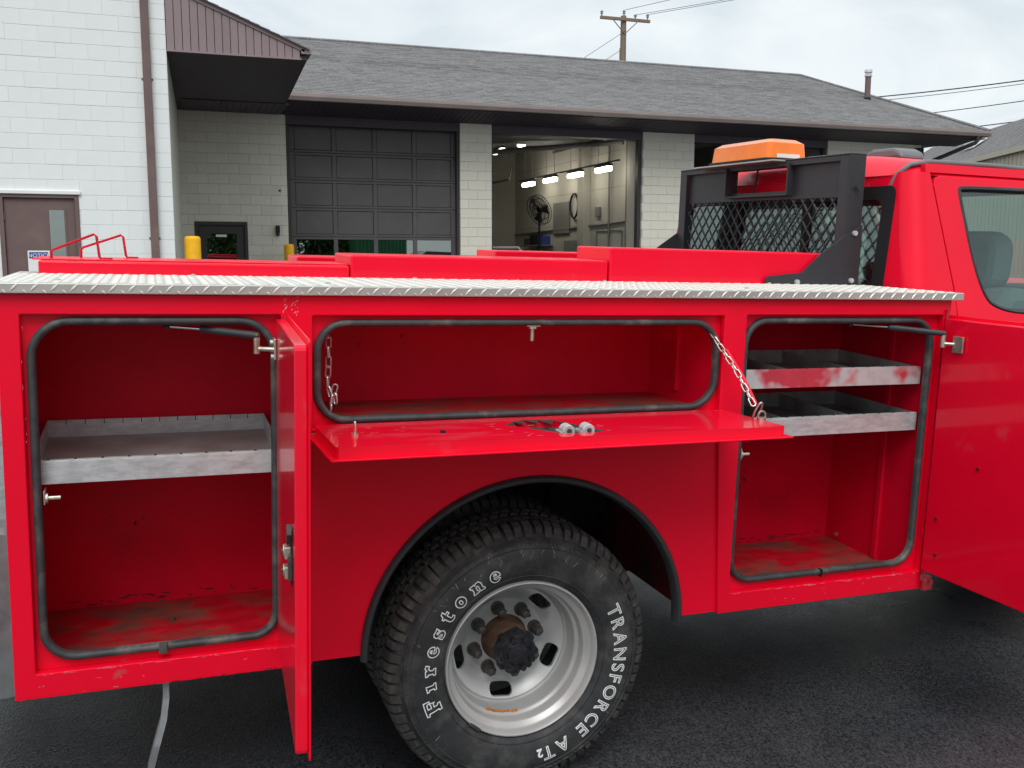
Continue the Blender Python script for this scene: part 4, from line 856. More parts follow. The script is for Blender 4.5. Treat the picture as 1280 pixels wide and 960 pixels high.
# hinge at x=.625,y=-.003 ; closed door runs to -x. opened it runs to -y
def door_matrix(px, py, pz, dirx, diry, flip):
    u = Vector((dirx, diry, 0)).normalized(); n = Vector((0, 0, 1)).cross(u) * flip
    return Matrix(((u.x, n.x, 0, px), (u.y, n.y, 0, py), (0, 0, 1, pz), (0, 0, 0, 1)))
dl.matrix_basis = door_matrix(0.643, -0.004, 0.066, -0.034, -0.585, -1)
def latch(parent, u, v, t, horizontal=False, flip=1):
    hole = [(-0.055, -0.012), (-0.035, -0.03), (0.0, -0.026), (0.03, -0.034), (0.05, -0.03), (0.062, -0.004), (0.05, 0.022), (0.02, 0.03), (-0.02, 0.026), (-0.04, 0.02), (-0.075, 0.03), (-0.06, 0.008)]
    f = (lambda a, b: (u + a, t + 0.0008, v + b)) if horizontal else (lambda a, b: (u + b, t + 0.0008, v - a))
    lt = G().prism(hole, f, (0, 0.0008, 0)).obj('latch_opening', 'black', parent)
    for s in (-0.012, 0.030):
        k = G(); p = Vector(f(s, -0.018)); q = Vector(f(s, 0.004))
        k.cyl(p + Vector((0, 0.001, 0)), p + Vector((0, 0.016, 0)), 0.013, 14); 
        d_ = (q - p)
        k.box(-0.013, 0.013, 0.001, 0.014, 0, 0.024, Matrix.Translation(p) @ (Matrix.Rotation(0 if horizontal else R(90), 4, 'Y')))
        k.obj('latch_rotor', 'zinc', parent, bevel=0.002)
        G().cyl(p + Vector((0, 0.016, 0)), p + Vector((0, 0.019, 0)), 0.005, 10).obj('rotor_pin', 'lug', parent)
    k = G(); k.prism([(-0.07, -0.006), (-0.035, -0.022), (-0.03, 0.004), (-0.055, 0.02)], f, (0, 0.010, 0)); k.prism([(-0.012, 0.008), (0.045, 0.006), (0.04, 0.022), (-0.01, 0.022)], f, (0, 0.008, 0)); k.obj('torn_edge', 'lug', parent)
latch(dl, 0.50, 0.405, 0.030)
hg = T(G().cyl((0.637, -0.006, 0.07), (0.637, -0.006, 0.92), 0.0045, 8).obj('piano_hinge', 'hinge'))
# front vertical door, hinged on its forward edge, swung past square
drr, pan2 = door_pan('compartment_door', 0.742, 0.862)
drr.matrix_basis = door_matrix(2.742, -0.006, 0.066, 0.030, -0.742, -1)
latch(drr, 0.66, 0.405, 0.030)
bolts(drr, [(0.20, 0.030, 0.40), (0.06, 0.030, 0.20), (0.07, 0.030, 0.08)], (0, 1, 0), 0.005, 'liner')
hg2 = T(G().cyl((2.738, -0.006, 0.03), (2.738, -0.006, 0.945), 0.006, 8).obj('piano_hinge', 'hinge'))
g = G(); g.prism([(0, 0), (0.055, 0.0), (0.06, 0.03), (0.04, 0.05), (0, 0.052)], lambda a, b: (2.735 + a * 0.7, -0.006, -0.001 + b), (0, -0.012, 0)); g.cyl((2.757, -0.018, 0.03), (2.757, 0.004, 0.03), 0.008, 10); g.obj('hinge_foot', 'hinge', hg2, bevel=0.002)
# drop-down door of the long compartment
DZ0, DZ1, DX0, DX1, DY = 0.617, 0.628, 0.690, 1.918, -0.345
def dd(x, y, dz): return (x, y, DZ0 + (DZ1 - DZ0) * (y / DY) + dz)
ddr = T(G().prism(rr(DX0, DX1, DY, 0.0, 0.004, 2), lambda x, y: dd(x, y, 0), (0, 0, 0.004)).obj('drop_door', 'red', bevel=0.001))
hole = [(1.270 + a, -0.185 + b) for a, b in ((-0.095, 0.052), (-0.06, 0.020), (-0.035, -0.03), (0.0, -0.092), (0.03, -0.098), (0.095, -0.10), (0.125, -0.085), (0.105, -0.01), (0.065, 0.105), (0.02, 0.12), (-0.02, 0.125), (-0.055, 0.10))]
pout = rr(DX0 + 0.016, DX1 - 0.014, DY + 0.020, -0.012, 0.012, 3)
plate('inner_pan', pout, [hole], lambda x, y: dd(x, y, 0.004), (0, 0, 0.026), 'red_worn', ddr, bevel=0.0)
G().prism(hole, lambda x, y: dd(x, y, 0.0045), (0, 0, 0.003)).obj('latch_pocket', 'black', ddr)
lt = G(); lt.prism([(1.275, -0.25), (1.375, -0.25), (1.355, -0.16), (1.285, -0.155)], lambda x, y: dd(x, y, 0.008), (0, 0, 0.016)); lt.prism([(1.195, -0.165), (1.23, -0.195), (1.285, -0.25), (1.255, -0.16)], lambda x, y: dd(x, y, 0.012), (0, 0, 0.016)); lt = lt.obj('latch_mechanism', 'lug', ddr, bevel=0.003)
for x in (1.300, 1.355):
    k = G(); k.cyl(dd(x, -0.262, 0.030), dd(x, -0.232, 0.032), 0.017, 16); k.box(x - 0.019, x + 0.019, -0.258, -0.215, dd(x, -0.24, 0.008)[2], dd(x, -0.24, 0.030)[2]); k.obj('latch_rotor', 'galv', ddr, bevel=0.002)
    G().cyl(dd(x, -0.267, 0.032), dd(x, -0.262, 0.032), 0.006, 8).obj('rotor_pin', 'lug', ddr)
jag = G()
for i in range(12):
    a = Vector((hole[i][0], hole[i][1])); c = Vector((1.270, -0.185)); b = a.lerp(c, 0.08 + 0.16 * random.random()); n2 = Vector((hole[(i + 1) % 12][0], hole[(i + 1) % 12][1]))
    jag.add([dd(a.x, a.y, 0.030), dd(n2.x, n2.y, 0.030), dd(b.x, b.y, 0.024 - 0.012 * random.random())], [(0, 1, 2)])
jag.obj('torn_metal', 'lug', ddr)
T(G().cyl((0.70, -0.003, 0.622), (1.91, -0.003, 0.622), 0.0042, 8).obj('piano_hinge', 'hinge'))
bolts(ddr, [dd(0.99, -0.20, 0.030)], (0, 0, 1), 0.007, 'black')
# --- strikers
def striker(x, z, horiz):
    if horiz:
        s = T(G().box(x - 0.004, x, 0.01, 0.05, z - 0.014, z + 0.02).obj('striker', 'zinc', bevel=0.002))
        G().cyl((x, 0.022, z), (x + 0.005, 0.022, z), 0.012, 14).obj('washer', 'zinc', s); G().cyl((x + 0.005, 0.022, z), (x + 0.032, 0.022, z), 0.005, 10).obj('pin', 'zinc', s)
    else:
        s = T(G().box(x - 0.02, x + 0.02, 0.01, 0.05, z, z + 0.004).obj('striker', 'zinc', bevel=0.001))
        G().cyl((x, 0.022, z - 0.006), (x, 0.022, z), 0.013, 14).obj('washer', 'zinc', s); G().cyl((x, 0.022, z - 0.04), (x, 0.022, z - 0.006), 0.0055, 10).obj('pin', 'zinc', s)
striker(0.083, 0.490, True); striker(2.003, 0.497, True); striker(1.305, 0.893, False)
# --- gas struts
def strut(p0, pm, p1, br):
    s = T(G().cyl(p0, pm, 0.0038, 10).obj('gas_strut_rod', 'chrome', smooth=40))
    G().cyl(pm, p1, 0.0092, 14).obj('gas_strut_tube', 'trim', s, smooth=40)
    for pj in (p0, p1): G().lathe([(0.001, -.009), (0.006, -.007), (0.009, 0), (0.006, .007), (0.001, .009)], pj, 10).obj('ball_joint', 'lug', s, smooth=60)
    b = G(); x, y, z = p1
    b.cyl((x, y, z - 0.045), (x, y, z + 0.004), 0.008, 10); b.cyl((x, y, z - 0.032), (br[0], br[1], z - 0.032), 0.006, 8)
    Mx = Matrix.Translation((br[0], br[1], z - 0.032)) @ Matrix.Rotation(br[2], 4, 'Z')
    b.box(-0.003, 0.003, -0.006, 0.036, -0.026, 0.026, Mx); b.obj('strut_bracket', 'zinc', s, bevel=0.002)
    for q in ((0.006, -0.018), (0.024, 0.015)): G().cyl(Mx @ Vector((-0.009, q[0], q[1])), Mx @ Vector((-0.003, q[0], q[1])), 0.006, 8).obj('bolt', 'galv', s)
strut((0.362, 0.06, 0.893), (0.44, 0.04, 0.888), (0.565, -0.03, 0.878), (0.606, -0.05, 0.0))
strut((2.41, 0.06, 0.893), (2.53, 0.025, 0.886), (2.685, -0.05, 0.872), (2.708, -0.075, R(180)))
# --- chains
link_mesh = None
def chain(pts, L=0.024):
    global link_mesh
    if link_mesh is None:
        a, b = 0.0150, 0.0065
        loop = [(b * math.cos(t), 0, (a - b) * (1 if math.sin(t) > 0 else -1) + b * math.sin(t)) for t in [2 * math.pi * (i + .5) / 16 for i in range(16)]]
        link_mesh = G().tube(loop, 0.0024, 6, closed=True).mesh('chain_link', 60); link_mesh.materials.append(MATS['chain'])
    P_ = [Vector(p) for p in pts]; seg = []; acc = 0
    tot = sum((P_[i + 1] - P_[i]).length for i in range(len(P_) - 1)); n = int(tot / L)
    def at(s):
        for i in range(len(P_) - 1):
            l = (P_[i + 1] - P_[i]).length
            if s <= l or i == len(P_) - 2: return P_[i].lerp(P_[i + 1], s / l), (P_[i + 1] - P_[i]).normalized()
            s -= l
    root = T(G().cyl(P_[0] + Vector((0, 0.0, 0.0)), P_[0] + Vector((0, 0.012, 0.004)), 0.005, 8).obj('chain_anchor', 'chain'))
    for i in range(n):
        c, d = at((i + 0.5) * tot / n); q = d.to_track_quat('Z', 'Y').to_matrix().to_4x4()
        o = link('chain_link', link_mesh, None, root); o.matrix_basis = Matrix.Translation(c) @ q @ Matrix.Rotation(R(90 if i % 2 else 0) + R(25), 4, 'Z')
    return root
cR = chain([(1.868, 0.02, 0.880), (1.882, -0.005, 0.845), (1.893, -0.10, 0.768), (1.892, -0.19, 0.690)])
car_ = G(); car_.tube([(1.892 + 0.009 * math.cos(t), -0.21 - 0.02 * math.sin(t) * 0.7, 0.678 + 0.026 * math.sin(t)) for t in [2 * math.pi * i / 16 for i in range(16)]], 0.0032, 6, closed=True); car_.obj('quick_link', 'chain', cR, smooth=60)
ey = G(); ey.cyl(dd(1.892, -0.23, 0.030), dd(1.892, -0.23, 0.040), 0.012, 10); ey.tube([dd(1.892 + 0.012 * math.cos(t), -0.23, 0.045 + 0.012 * math.sin(t)) for t in [2 * math.pi * i / 14 for i in range(14)]], 0.003, 6, closed=True); ey.obj('eye_bolt', 'chain', cR, smooth=60)
hs = G(); hs.tube([(1.903, -0.02, 0.825), (1.915, -0.09, 0.76), (1.912, -0.17, 0.69)], 0.006, 8); hs.obj('chain_sleeve', 'red_worn', cR, smooth=60)
cL = chain([(0.752, 0.045, 0.865), (0.752, 0.045, 0.80), (0.750, 0.045, 0.74), (0.756, 0.04, 0.715), (0.768, 0.035, 0.705), (0.766, 0.035, 0.73), (0.758, 0.035, 0.70), (0.756, 0.04, 0.665)])
ey = G(); ey.cyl(dd(0.775, -0.185, 0.030), dd(0.775, -0.185, 0.036), 0.010, 10); ey.tube([dd(0.775, -0.185 + 0.004 * math.cos(t), 0.048 + 0.016 * math.sin(t)) for t in [2 * math.pi * i / 14 for i in range(14)]], 0.003, 6, closed=True); ey.obj('eye_bolt', 'zinc', cL, smooth=60)

# --- wheels
WX, WZ = 1.305, -0.067
TR = 0.402
SW = [(0.222, 0.040), (0.228, 0.022), (0.240, 0.006), (0.258, -0.006), (0.285, -0.014), (0.312, -0.016), (0.335, -0.012), (0.350, -0.005), (0.352, -0.0065), (0.356, -0.0065), (0.358, 0.000), (0.370, 0.010), (0.380, 0.020), (0.3875, 0.036)]
def sw_y(r):
    for (r0, y0), (r1, y1) in zip(SW, SW[1:]):
        if r0 <= r <= r1: return y0 + (y1 - y0) * (r - r0) / (r1 - r0)
    return SW[-1][1]
TW = 0.245
prof = SW + [(0.391, 0.06), (0.392, TW / 2 - 0.01)] + [(0.391, TW - 0.08)] + [(r, TW - 0.02 - y) for r, y in SW[::-1]]
def make_tyre(parent):
    ty = G().lathe(prof, (0, 0, 0), 96).obj('tyre', 'tyre', parent, smooth=35)
    g = G(); NP = 78
    def blk(t0, t1, y0, y1, r0, r1, dy0=0.0, tw=0.0):
        vs = []
        for r in (r0, r1):
            for (t, y) in ((t0, y0), (t1, y0), (t1 + tw, y1), (t0 + tw, y1)):
                k = 0.0 if r == r0 else 0.0008
                vs.append((r * math.cos(t), y, r * math.sin(t)))
        g.add(vs, [(0, 1, 2, 3), (4, 7, 6, 5), (0, 4, 5, 1), (1, 5, 6, 2), (2, 6, 7, 3), (3, 7, 4, 0)])
    dp = 2 * math.pi / NP
    for i in range(NP):
        t = i * dp; o = 0.5 * dp if i % 2 else 0
        for sgn in (0, 1):
            f = (lambda y: y) if not sgn else (lambda y: TW - 0.02 - y)
            t_ = t + (dp * 0.5 if sgn else 0); w0 = (0.62, 0.76, 0.70)[i % 3]
            # shoulder lug running down the sidewall
            vs = []
            rows_ = [(0.402, 0.070), (0.4015, 0.040), (0.393, 0.018), ((0.366, -0.001) if i % 2 else (0.379, 0.008))]
            for (r, y) in rows_:
                for tt in (t_, t_ + dp * w0): vs.append((r * math.cos(tt), f(y), r * math.sin(tt)))
            for (r, y) in ((0.388, 0.070), (0.384, 0.05), (0.380, 0.035), (0.362, 0.012)):
                for tt in (t_, t_ + dp * w0): vs.append((r * math.cos(tt), f(y), r * math.sin(tt)))
            fs = []
            for k in range(3): fs += [(2 * k, 2 * k + 1, 2 * k + 3, 2 * k + 2), (2 * k, 2 * k + 2, 8 + 2 * k + 2, 8 + 2 * k), (2 * k + 1, 8 + 2 * k + 1, 8 + 2 * k + 3, 2 * k + 3)]
            fs += [(0, 8, 9, 1), (6, 7, 15, 14)]
            g.add(vs, fs)
            blk(t_ + 0.3 * dp, t_ + 1.02 * dp, f(0.076), f(0.1035), 0.386, 0.402, tw=0.25 * dp)
    g.obj('tread', 'tread', parent)['kind'] = 'stuff'
    g = G()
    for i in range(NP * 2):      # fine sidewall buttress teeth below the shoulder
        t = i * dp / 2
        if i % 4 == 3: continue
        vs = []
        for r in (0.344, 0.3505):
            for tt in (t, t + dp * 0.30):
                vs.append((r * math.cos(tt), sw_y(r) - 0.0025, r * math.sin(tt)))
        for r in (0.343, 0.351):
            for tt in (t - dp * .03, t + dp * 0.33): vs.append((r * math.cos(tt), sw_y(r) + 0.001, r * math.sin(tt)))
        g.add(vs, [(0, 1, 3, 2), (0, 4, 5, 1), (1, 5, 7, 3), (3, 7, 6, 2), (2, 6, 4, 0)])
    g.obj('sidewall_teeth', 'tyre', parent)['kind'] = 'stuff'
    return ty
def make_rim(parent, yo=0.0):
    pr = [(0.2255, 0.034), (0.2330, 0.022), (0.2345, 0.008), (0.2325, 0.001), (0.2290, 0.0), (0.2245, 0.006), (0.2215, 0.018), (0.2180, 0.026), (0.2060, 0.034), (0.2030, 0.040), (0.2010, 0.060), (0.1985, 0.066), (0.1930, 0.070), (0.1900, 0.078), (0.1885, 0.118), (0.1860, 0.126), (0.1800, 0.130), (0.178, 0.138), (0.200, 0.15), (0.210, 0.20), (0.2255, 0.21)]
    rm = G().lathe(pr, (0, 0, 0), 96).obj('rim', 'rim', parent, smooth=50)
    return rm
def outer_wheel():
    wh = empty('wheel'); T(wh); wh.location = (WX, 0, WZ)
    make_tyre(wh); make_rim(wh)
    # conical disc with hand holes (boolean), flat mounting face
    dk = G().lathe([(0.181, 0.128), (0.176, 0.126), (0.160, 0.136), (0.140, 0.156), (0.126, 0.168), (0.120, 0.170), (0.0, 0.170), (0.0, 0.178), (0.120, 0.178), (0.128, 0.176), (0.142, 0.164), (0.162, 0.144), (0.177, 0.134), (0.181, 0.134)], (0, 0, 0), 96).obj('wheel_disc', 'rim', wh, smooth=40)
    cut = G()
    for i in range(5):
        a = R(-96 + 72 * i); Mr = Matrix.Rotation(-a, 4, 'Y')
        loop = rr(-0.036, 0.036, -0.0175, 0.0175, 0.015, 4)
        cut.prism(loop, lambda t, r: tuple(Mr @ Vector((0.153 + r, 0.09, t))), tuple(Vector((0, 0.12, 0))))
    co_ = cut.obj('cutter', 'black', wh); bm_ = dk.modifiers.new('holes', 'BOOLEAN'); bm_.object = co_; bm_.solver = 'EXACT'
    bpy.context.view_layer.update()
    me = bpy.data.meshes.new_from_object(dk.evaluated_get(bpy.context.evaluated_depsgraph_get()))
    dk.modifiers.clear(); dk.data = me; bpy.data.objects.remove(co_)
    if not len(me.materials): me.materials.append(MATS['rim'])
    me.materials[0] = MATS['rim']
    # raised weld ring and lug nuts
    lgm = None
    for i in range(8):
        a = R(14 + 45 * i); x, z = 0.0995 * math.cos(a), 0.0995 * math.sin(a)
        if lgm is None:
            gg = G(); gg.cyl((0, 0.171, 0), (0, 0.162, 0), 0.021, 20); gg.cyl((0, 0.163, 0), (0, 0.128, 0), 0.0165, 6); gg.lathe([(0.0140, 0.128), (0.011, 0.121), (0.001, 0.118)], (0, 0, 0), 12); lgm = gg.mesh('lug_nut', 30); lgm.materials.append(MATS['lug'])
        o = link('lug_nut', lgm, None, wh); o.location = (x, 0, z); o.rotation_euler = (0, R(17 * i), 0)
    G().cyl((0.080, 0.1695, 0.060), (0.080, 0.1685, 0.060), 0.006, 10).obj('pilot_hole', 'black', wh)
    hb = G().lathe([(0.073, 0.170), (0.070, 0.160), (0.0655, 0.150), (0.064, 0.100), (0.060, 0.092), (0.055, 0.090)], (0, 0, 0), 40).obj('hub', 'rust', wh, smooth=40)
    hc = G().lathe([(0.056, 0.098), (0.060, 0.090), (0.060, 0.060), (0.056, 0.052), (0.034, 0.048), (0.030, 0.042), (0.001, 0.040)], (0, 0, 0), 32).obj('hub_cap', 'hubcap', wh, smooth=40)
    for i in range(8):
        a = R(20 + 45 * i); G().cyl((0.047 * math.cos(a), 0.054, 0.047 * math.sin(a)), (0.047 * math.cos(a), 0.038, 0.047 * math.sin(a)), 0.0105, 8, 0.009).obj('cap_bolt', 'hubcap', wh)
    for i in range(8):
        a = R(42 + 45 * i); G().cyl((0.058 * math.cos(a), 0.085, 0.058 * math.sin(a)), (0.058 * math.cos(a), 0.058, 0.058 * math.sin(a)), 0.011, 8).obj('cap_lobe', 'hubcap', wh)
    # rust bloom on the rim step
    gg = G()
    for k in range(9):
        a = R(-116 + k * 3.6 + random.uniform(-1, 1)); r = 0.1915 + random.uniform(-.001, .001)
        gg.lathe([(0.001, -0.0009), (0.005 + 0.003 * random.random(), -0.0004), (0.0075, 0.0006)], (r * math.cos(a), 0.0705 + random.uniform(-.002, .003), r * math.sin(a)), 8)
    gg.obj('rust_patch', 'rust_spot', wh)
    wg = G().box(0.1955, 0.2245, 0.0, 0.006, -0.0, 0.0) if False else None
    G().box(-0.02, 0.02, -0.004, 0.006, -0.005, 0.005, Matrix.Rotation(R(38), 4, 'Y') @ Matrix.Translation((0, 0.002, -0.2325))).obj('balance_weight', 'lug', wh, bevel=0.002)
    return wh
wheel = outer_wheel()
# raised white lettering on the sidewall
def put_letter(polys_or_mesh, ang, rbase, parent, sx=1.0):
    pass
def ribbon(loop, w_=0.0017):
    """closed 2D loop -> ribbon quads (outline of a letter)"""
    n = len(loop); out = []; P_ = [Vector(p) for p in loop]
    for i in range(n):
        a, b, c = P_[i - 1], P_[i], P_[(i + 1) % n]
        d1, d2 = (b - a).normalized(), (c - b).normalized(); n1, n2 = Vector((-d1.y, d1.x)), Vector((-d2.y, d2.x))
        m = (n1 + n2); m = m.normalized() if m.length > 1e-4 else n1; k = w_ / max(0.5, m.dot(n1))
        out.append((b + m * k, b - m * k))
    return out
def wrap(x, y, a0, rb, lift):
    r = rb + y; t = a0 - x / (rb + 0.018)
    return (r * math.cos(t), sw_y(r) - lift, r * math.sin(t))
def letter_loops(loops, a0, rb, scale=1.0, w_=0.0017):
    lt = G()
    for lp in loops:
        # densify
        q = []
        for i in range(len(lp)):
            a, b = Vector(lp[i]) * scale, Vector(lp[(i + 1) % len(lp)]) * scale; m = max(1, int((b - a).length / 0.006))
            q += [a.lerp(b, k / m) for k in range(m)]
        rb_ = ribbon(q, w_); n = len(rb_)
        vs = [wrap(p[0].x, p[0].y, a0, rb, 0.0012) for p in rb_] + [wrap(p[1].x, p[1].y, a0, rb, 0.0012) for p in rb_]
        lt.add(vs, [(i, (i + 1) % n, n + (i + 1) % n, n + i) for i in range(n)])
    lt.obj('sidewall_letter', 'letter', wheel)
def arc(cx, cy, rx_, ry_, a, b, n=10): return [(cx + rx_ * math.cos(R(a + (b - a) * i / n)), cy + ry_ * math.sin(R(a + (b - a) * i / n))) for i in range(n + 1)]
# slab-serif outlines for the maker's name (unit: 1 = cap height)
FL = {
 'F': (0.86, [[(0, 0), (0.48, 0), (0.48, .16), (.38, .2), (.38, .42), (.6, .42), (.66, .34), (.7, .68), (.6, .6), (.38, .6), (.38, .82), (.66, .82), (.76, .62), (.84, .64), (.82, 1), (-.02, 1), (-.04, .86), (.1, .82), (.1, .2), (0, .16)]]),
 'i': (0.48, [[(0, 0), (.44, 0), (.44, .13), (.34, .17), (.34, .64), (-.02, .6), (0, .48), (.1, .46), (.1, .17), (0, .13)], ]),
 'r': (0.66, [[(0, 0), (.44, 0), (.44, .13), (.34, .17), (.34, .36), (.46, .48), (.62, .44), (.66, .66), (.48, .7), (.34, .58), (.32, .66), (-.02, .64), (0, .5), (.1, .47), (.1, .17), (0, .13)]]),
 'e': (0.66, [arc(.32, .33, .34, .37, 20, 335, 14) + [(.52, .24), (.36, .15), (.26, .2), (.22, .30), (.64, .34)], [(.24, .44), (.42, .46), (.38, .56), (.28, .55)]]),
 's': (0.60, [[(0, .04), (.2, -.03), (.42, 0), (.56, .14), (.54, .3), (.4, .4), (.24, .46), (.28, .54), (.4, .5), (.5, .42), (.54, .68), (.36, .66), (.2, .7), (.04, .62), (0, .46), (.1, .34), (.28, .26), (.32, .18), (.22, .14), (.1, .2), (.02, .3)]]),
 't': (0.60, [[(.1, .54), (0, .54), (0, .66), (.12, .68), (.2, .88), (.36, .92), (.35, .68), (.54, .70), (.54, .54), (.35, .54), (.35, .22), (.44, .17), (.56, .22), (.58, .06), (.4, -.03), (.2, 0), (.1, .12)]]),
 'o': (0.70, [arc(.33, .33, .35, .37, 0, 342, 18), arc(.33, .33, .10, .15, 0, 330, 10)]),
 'n': (0.80, [[(0, 0), (.38, 0), (.38, .13), (.32, .17), (.32, .42), (.42, .47), (.48, .4), (.48, 0), (.82, 0), (.82, .13), (.72, .17), (.72, .5), (.6, .68), (.44, .68), (.32, .58), (.3, .66), (-.02, .64), (0, .5), (.08, .47), (.08, .17), (0, .13)]]),
}
H1 = 0.047
word = 'Firestone'; a = R(203); rb = 0.266
for chh in word:
    w0, loops = FL[chh]; step = (w0 + 0.40) * H1 / (rb + 0.018)
    letter_loops([[(x - 0.0, y) for x, y in lp] for lp in loops], a, rb, H1, 0.0015)
    a -= step * 1.10
for s, a0, rbt, size in (('TRANSFORCE', 27.5, 0.282, 0.056), ('AT', -61.5, 0.282, 0.056), ('2', -78.0, 0.282, 0.034)):
    a = R(a0)
    for chh in s:
        cu = bpy.data.curves.new('txt', 'FONT'); cu.body = chh; cu.size = size; cu.offset = 0.0022; cu.fill_mode = 'NONE'; cu.resolution_u = 4
        o = bpy.data.objects.new('txt', cu); col.objects.link(o); bpy.context.view_layer.update()
        me = bpy.data.meshes.new_from_object(o.evaluated_get(bpy.context.evaluated_depsgraph_get()))
        bm = bmesh.new(); bm.from_mesh(me); bm.verts.ensure_lookup_table()
        bmesh.ops.remove_doubles(bm, verts=bm.verts, dist=1e-5); bm.verts.ensure_lookup_table()
        seen = set(); loops = []
        for v in bm.verts:
            if v.index in seen: continue
            lp = []; cur = v; prev = None
            while cur and cur.index not in seen:
                seen.add(cur.index); lp.append((cur.co.x, cur.co.y)); nxt = None
                for e in cur.link_edges:
                    ov = e.other_vert(cur)
                    if ov.index not in seen: nxt = ov; break
                cur = nxt
            if len(lp) > 2: loops.append(lp)
        xs = [p[0] for lp in loops for p in lp]; x0 = min(xs); wd = max(xs) - x0
        letter_loops([[(x - x0, y) for x, y in lp] for lp in loops], a, rbt, 1.0, 0.0015)
        a -= (wd + 0.0135) / (rbt + 0.018)
        bm.free(); bpy.data.objects.remove(o); bpy.data.curves.remove(cu); bpy.data.meshes.remove(me)
def plain_wheel(x, y, flip=False):
    wh = empty('wheel'); T(wh); wh.location = (x, y, WZ)
    for c_ in wheel.children:
        if c_.name.split('.')[0] in ('tyre', 'tread', 'rim'): copy(c_, wh)
    G().lathe([(0.20, 0.12), (0.12, 0.14), (0.06, 0.13), (0.001, 0.13)], (0, 0, 0), 32).obj('wheel_disc', 'rim', wh, smooth=40)
    if flip: wh.rotation_euler = (0, 0, math.pi)
    return wh
plain_wheel(WX, 0.285)
plain_wheel(WX, BWID, True); plain_wheel(WX, BWID - 0.285, True)

# --- cab (regular cab, seen from behind its near corner)
CY = 1.10                                    # centre line of the cab
XR0 = 2.80
HALF_B, HALF_T, ZB_, ZT_ = 0.895, 0.775, 0.93, 1.43      # half width at belt and at roof drip
def side_y(z): return CY - (HALF_B + (HALF_T - HALF_B) * (z - ZB_) / (ZT_ - ZB_)) if z > ZB_ else CY - HALF_B - 0.03 * math.sin(min(1, (ZB_ - z) / 0.5) * math.pi / 2)
def rear_x(z): return XR0 + 0.035 * max(0, (z - ZB_)) / (ZT_ - ZB_)
RC = 0.065
ZLOW = 0.06
def corner_pts(z, sgn, n=8):
    x0, y0 = rear_x(z), side_y(z); yc = y0 + RC; out = []
    for i in range(n + 1):
        a = math.pi / 2 * i / n
        x = x0 + RC - RC * math.cos(a); y = yc - RC * math.sin(a)
        out.append((x, y if sgn > 0 else 2 * CY - y, z))
    return out
ZS = [ZLOW, 0.2, 0.5, 0.8, ZB_, 1.0, 1.1, 1.2, 1.3, 1.36, 1.405]
cab = empty('cab'); T(cab)
SEAM = 2.99
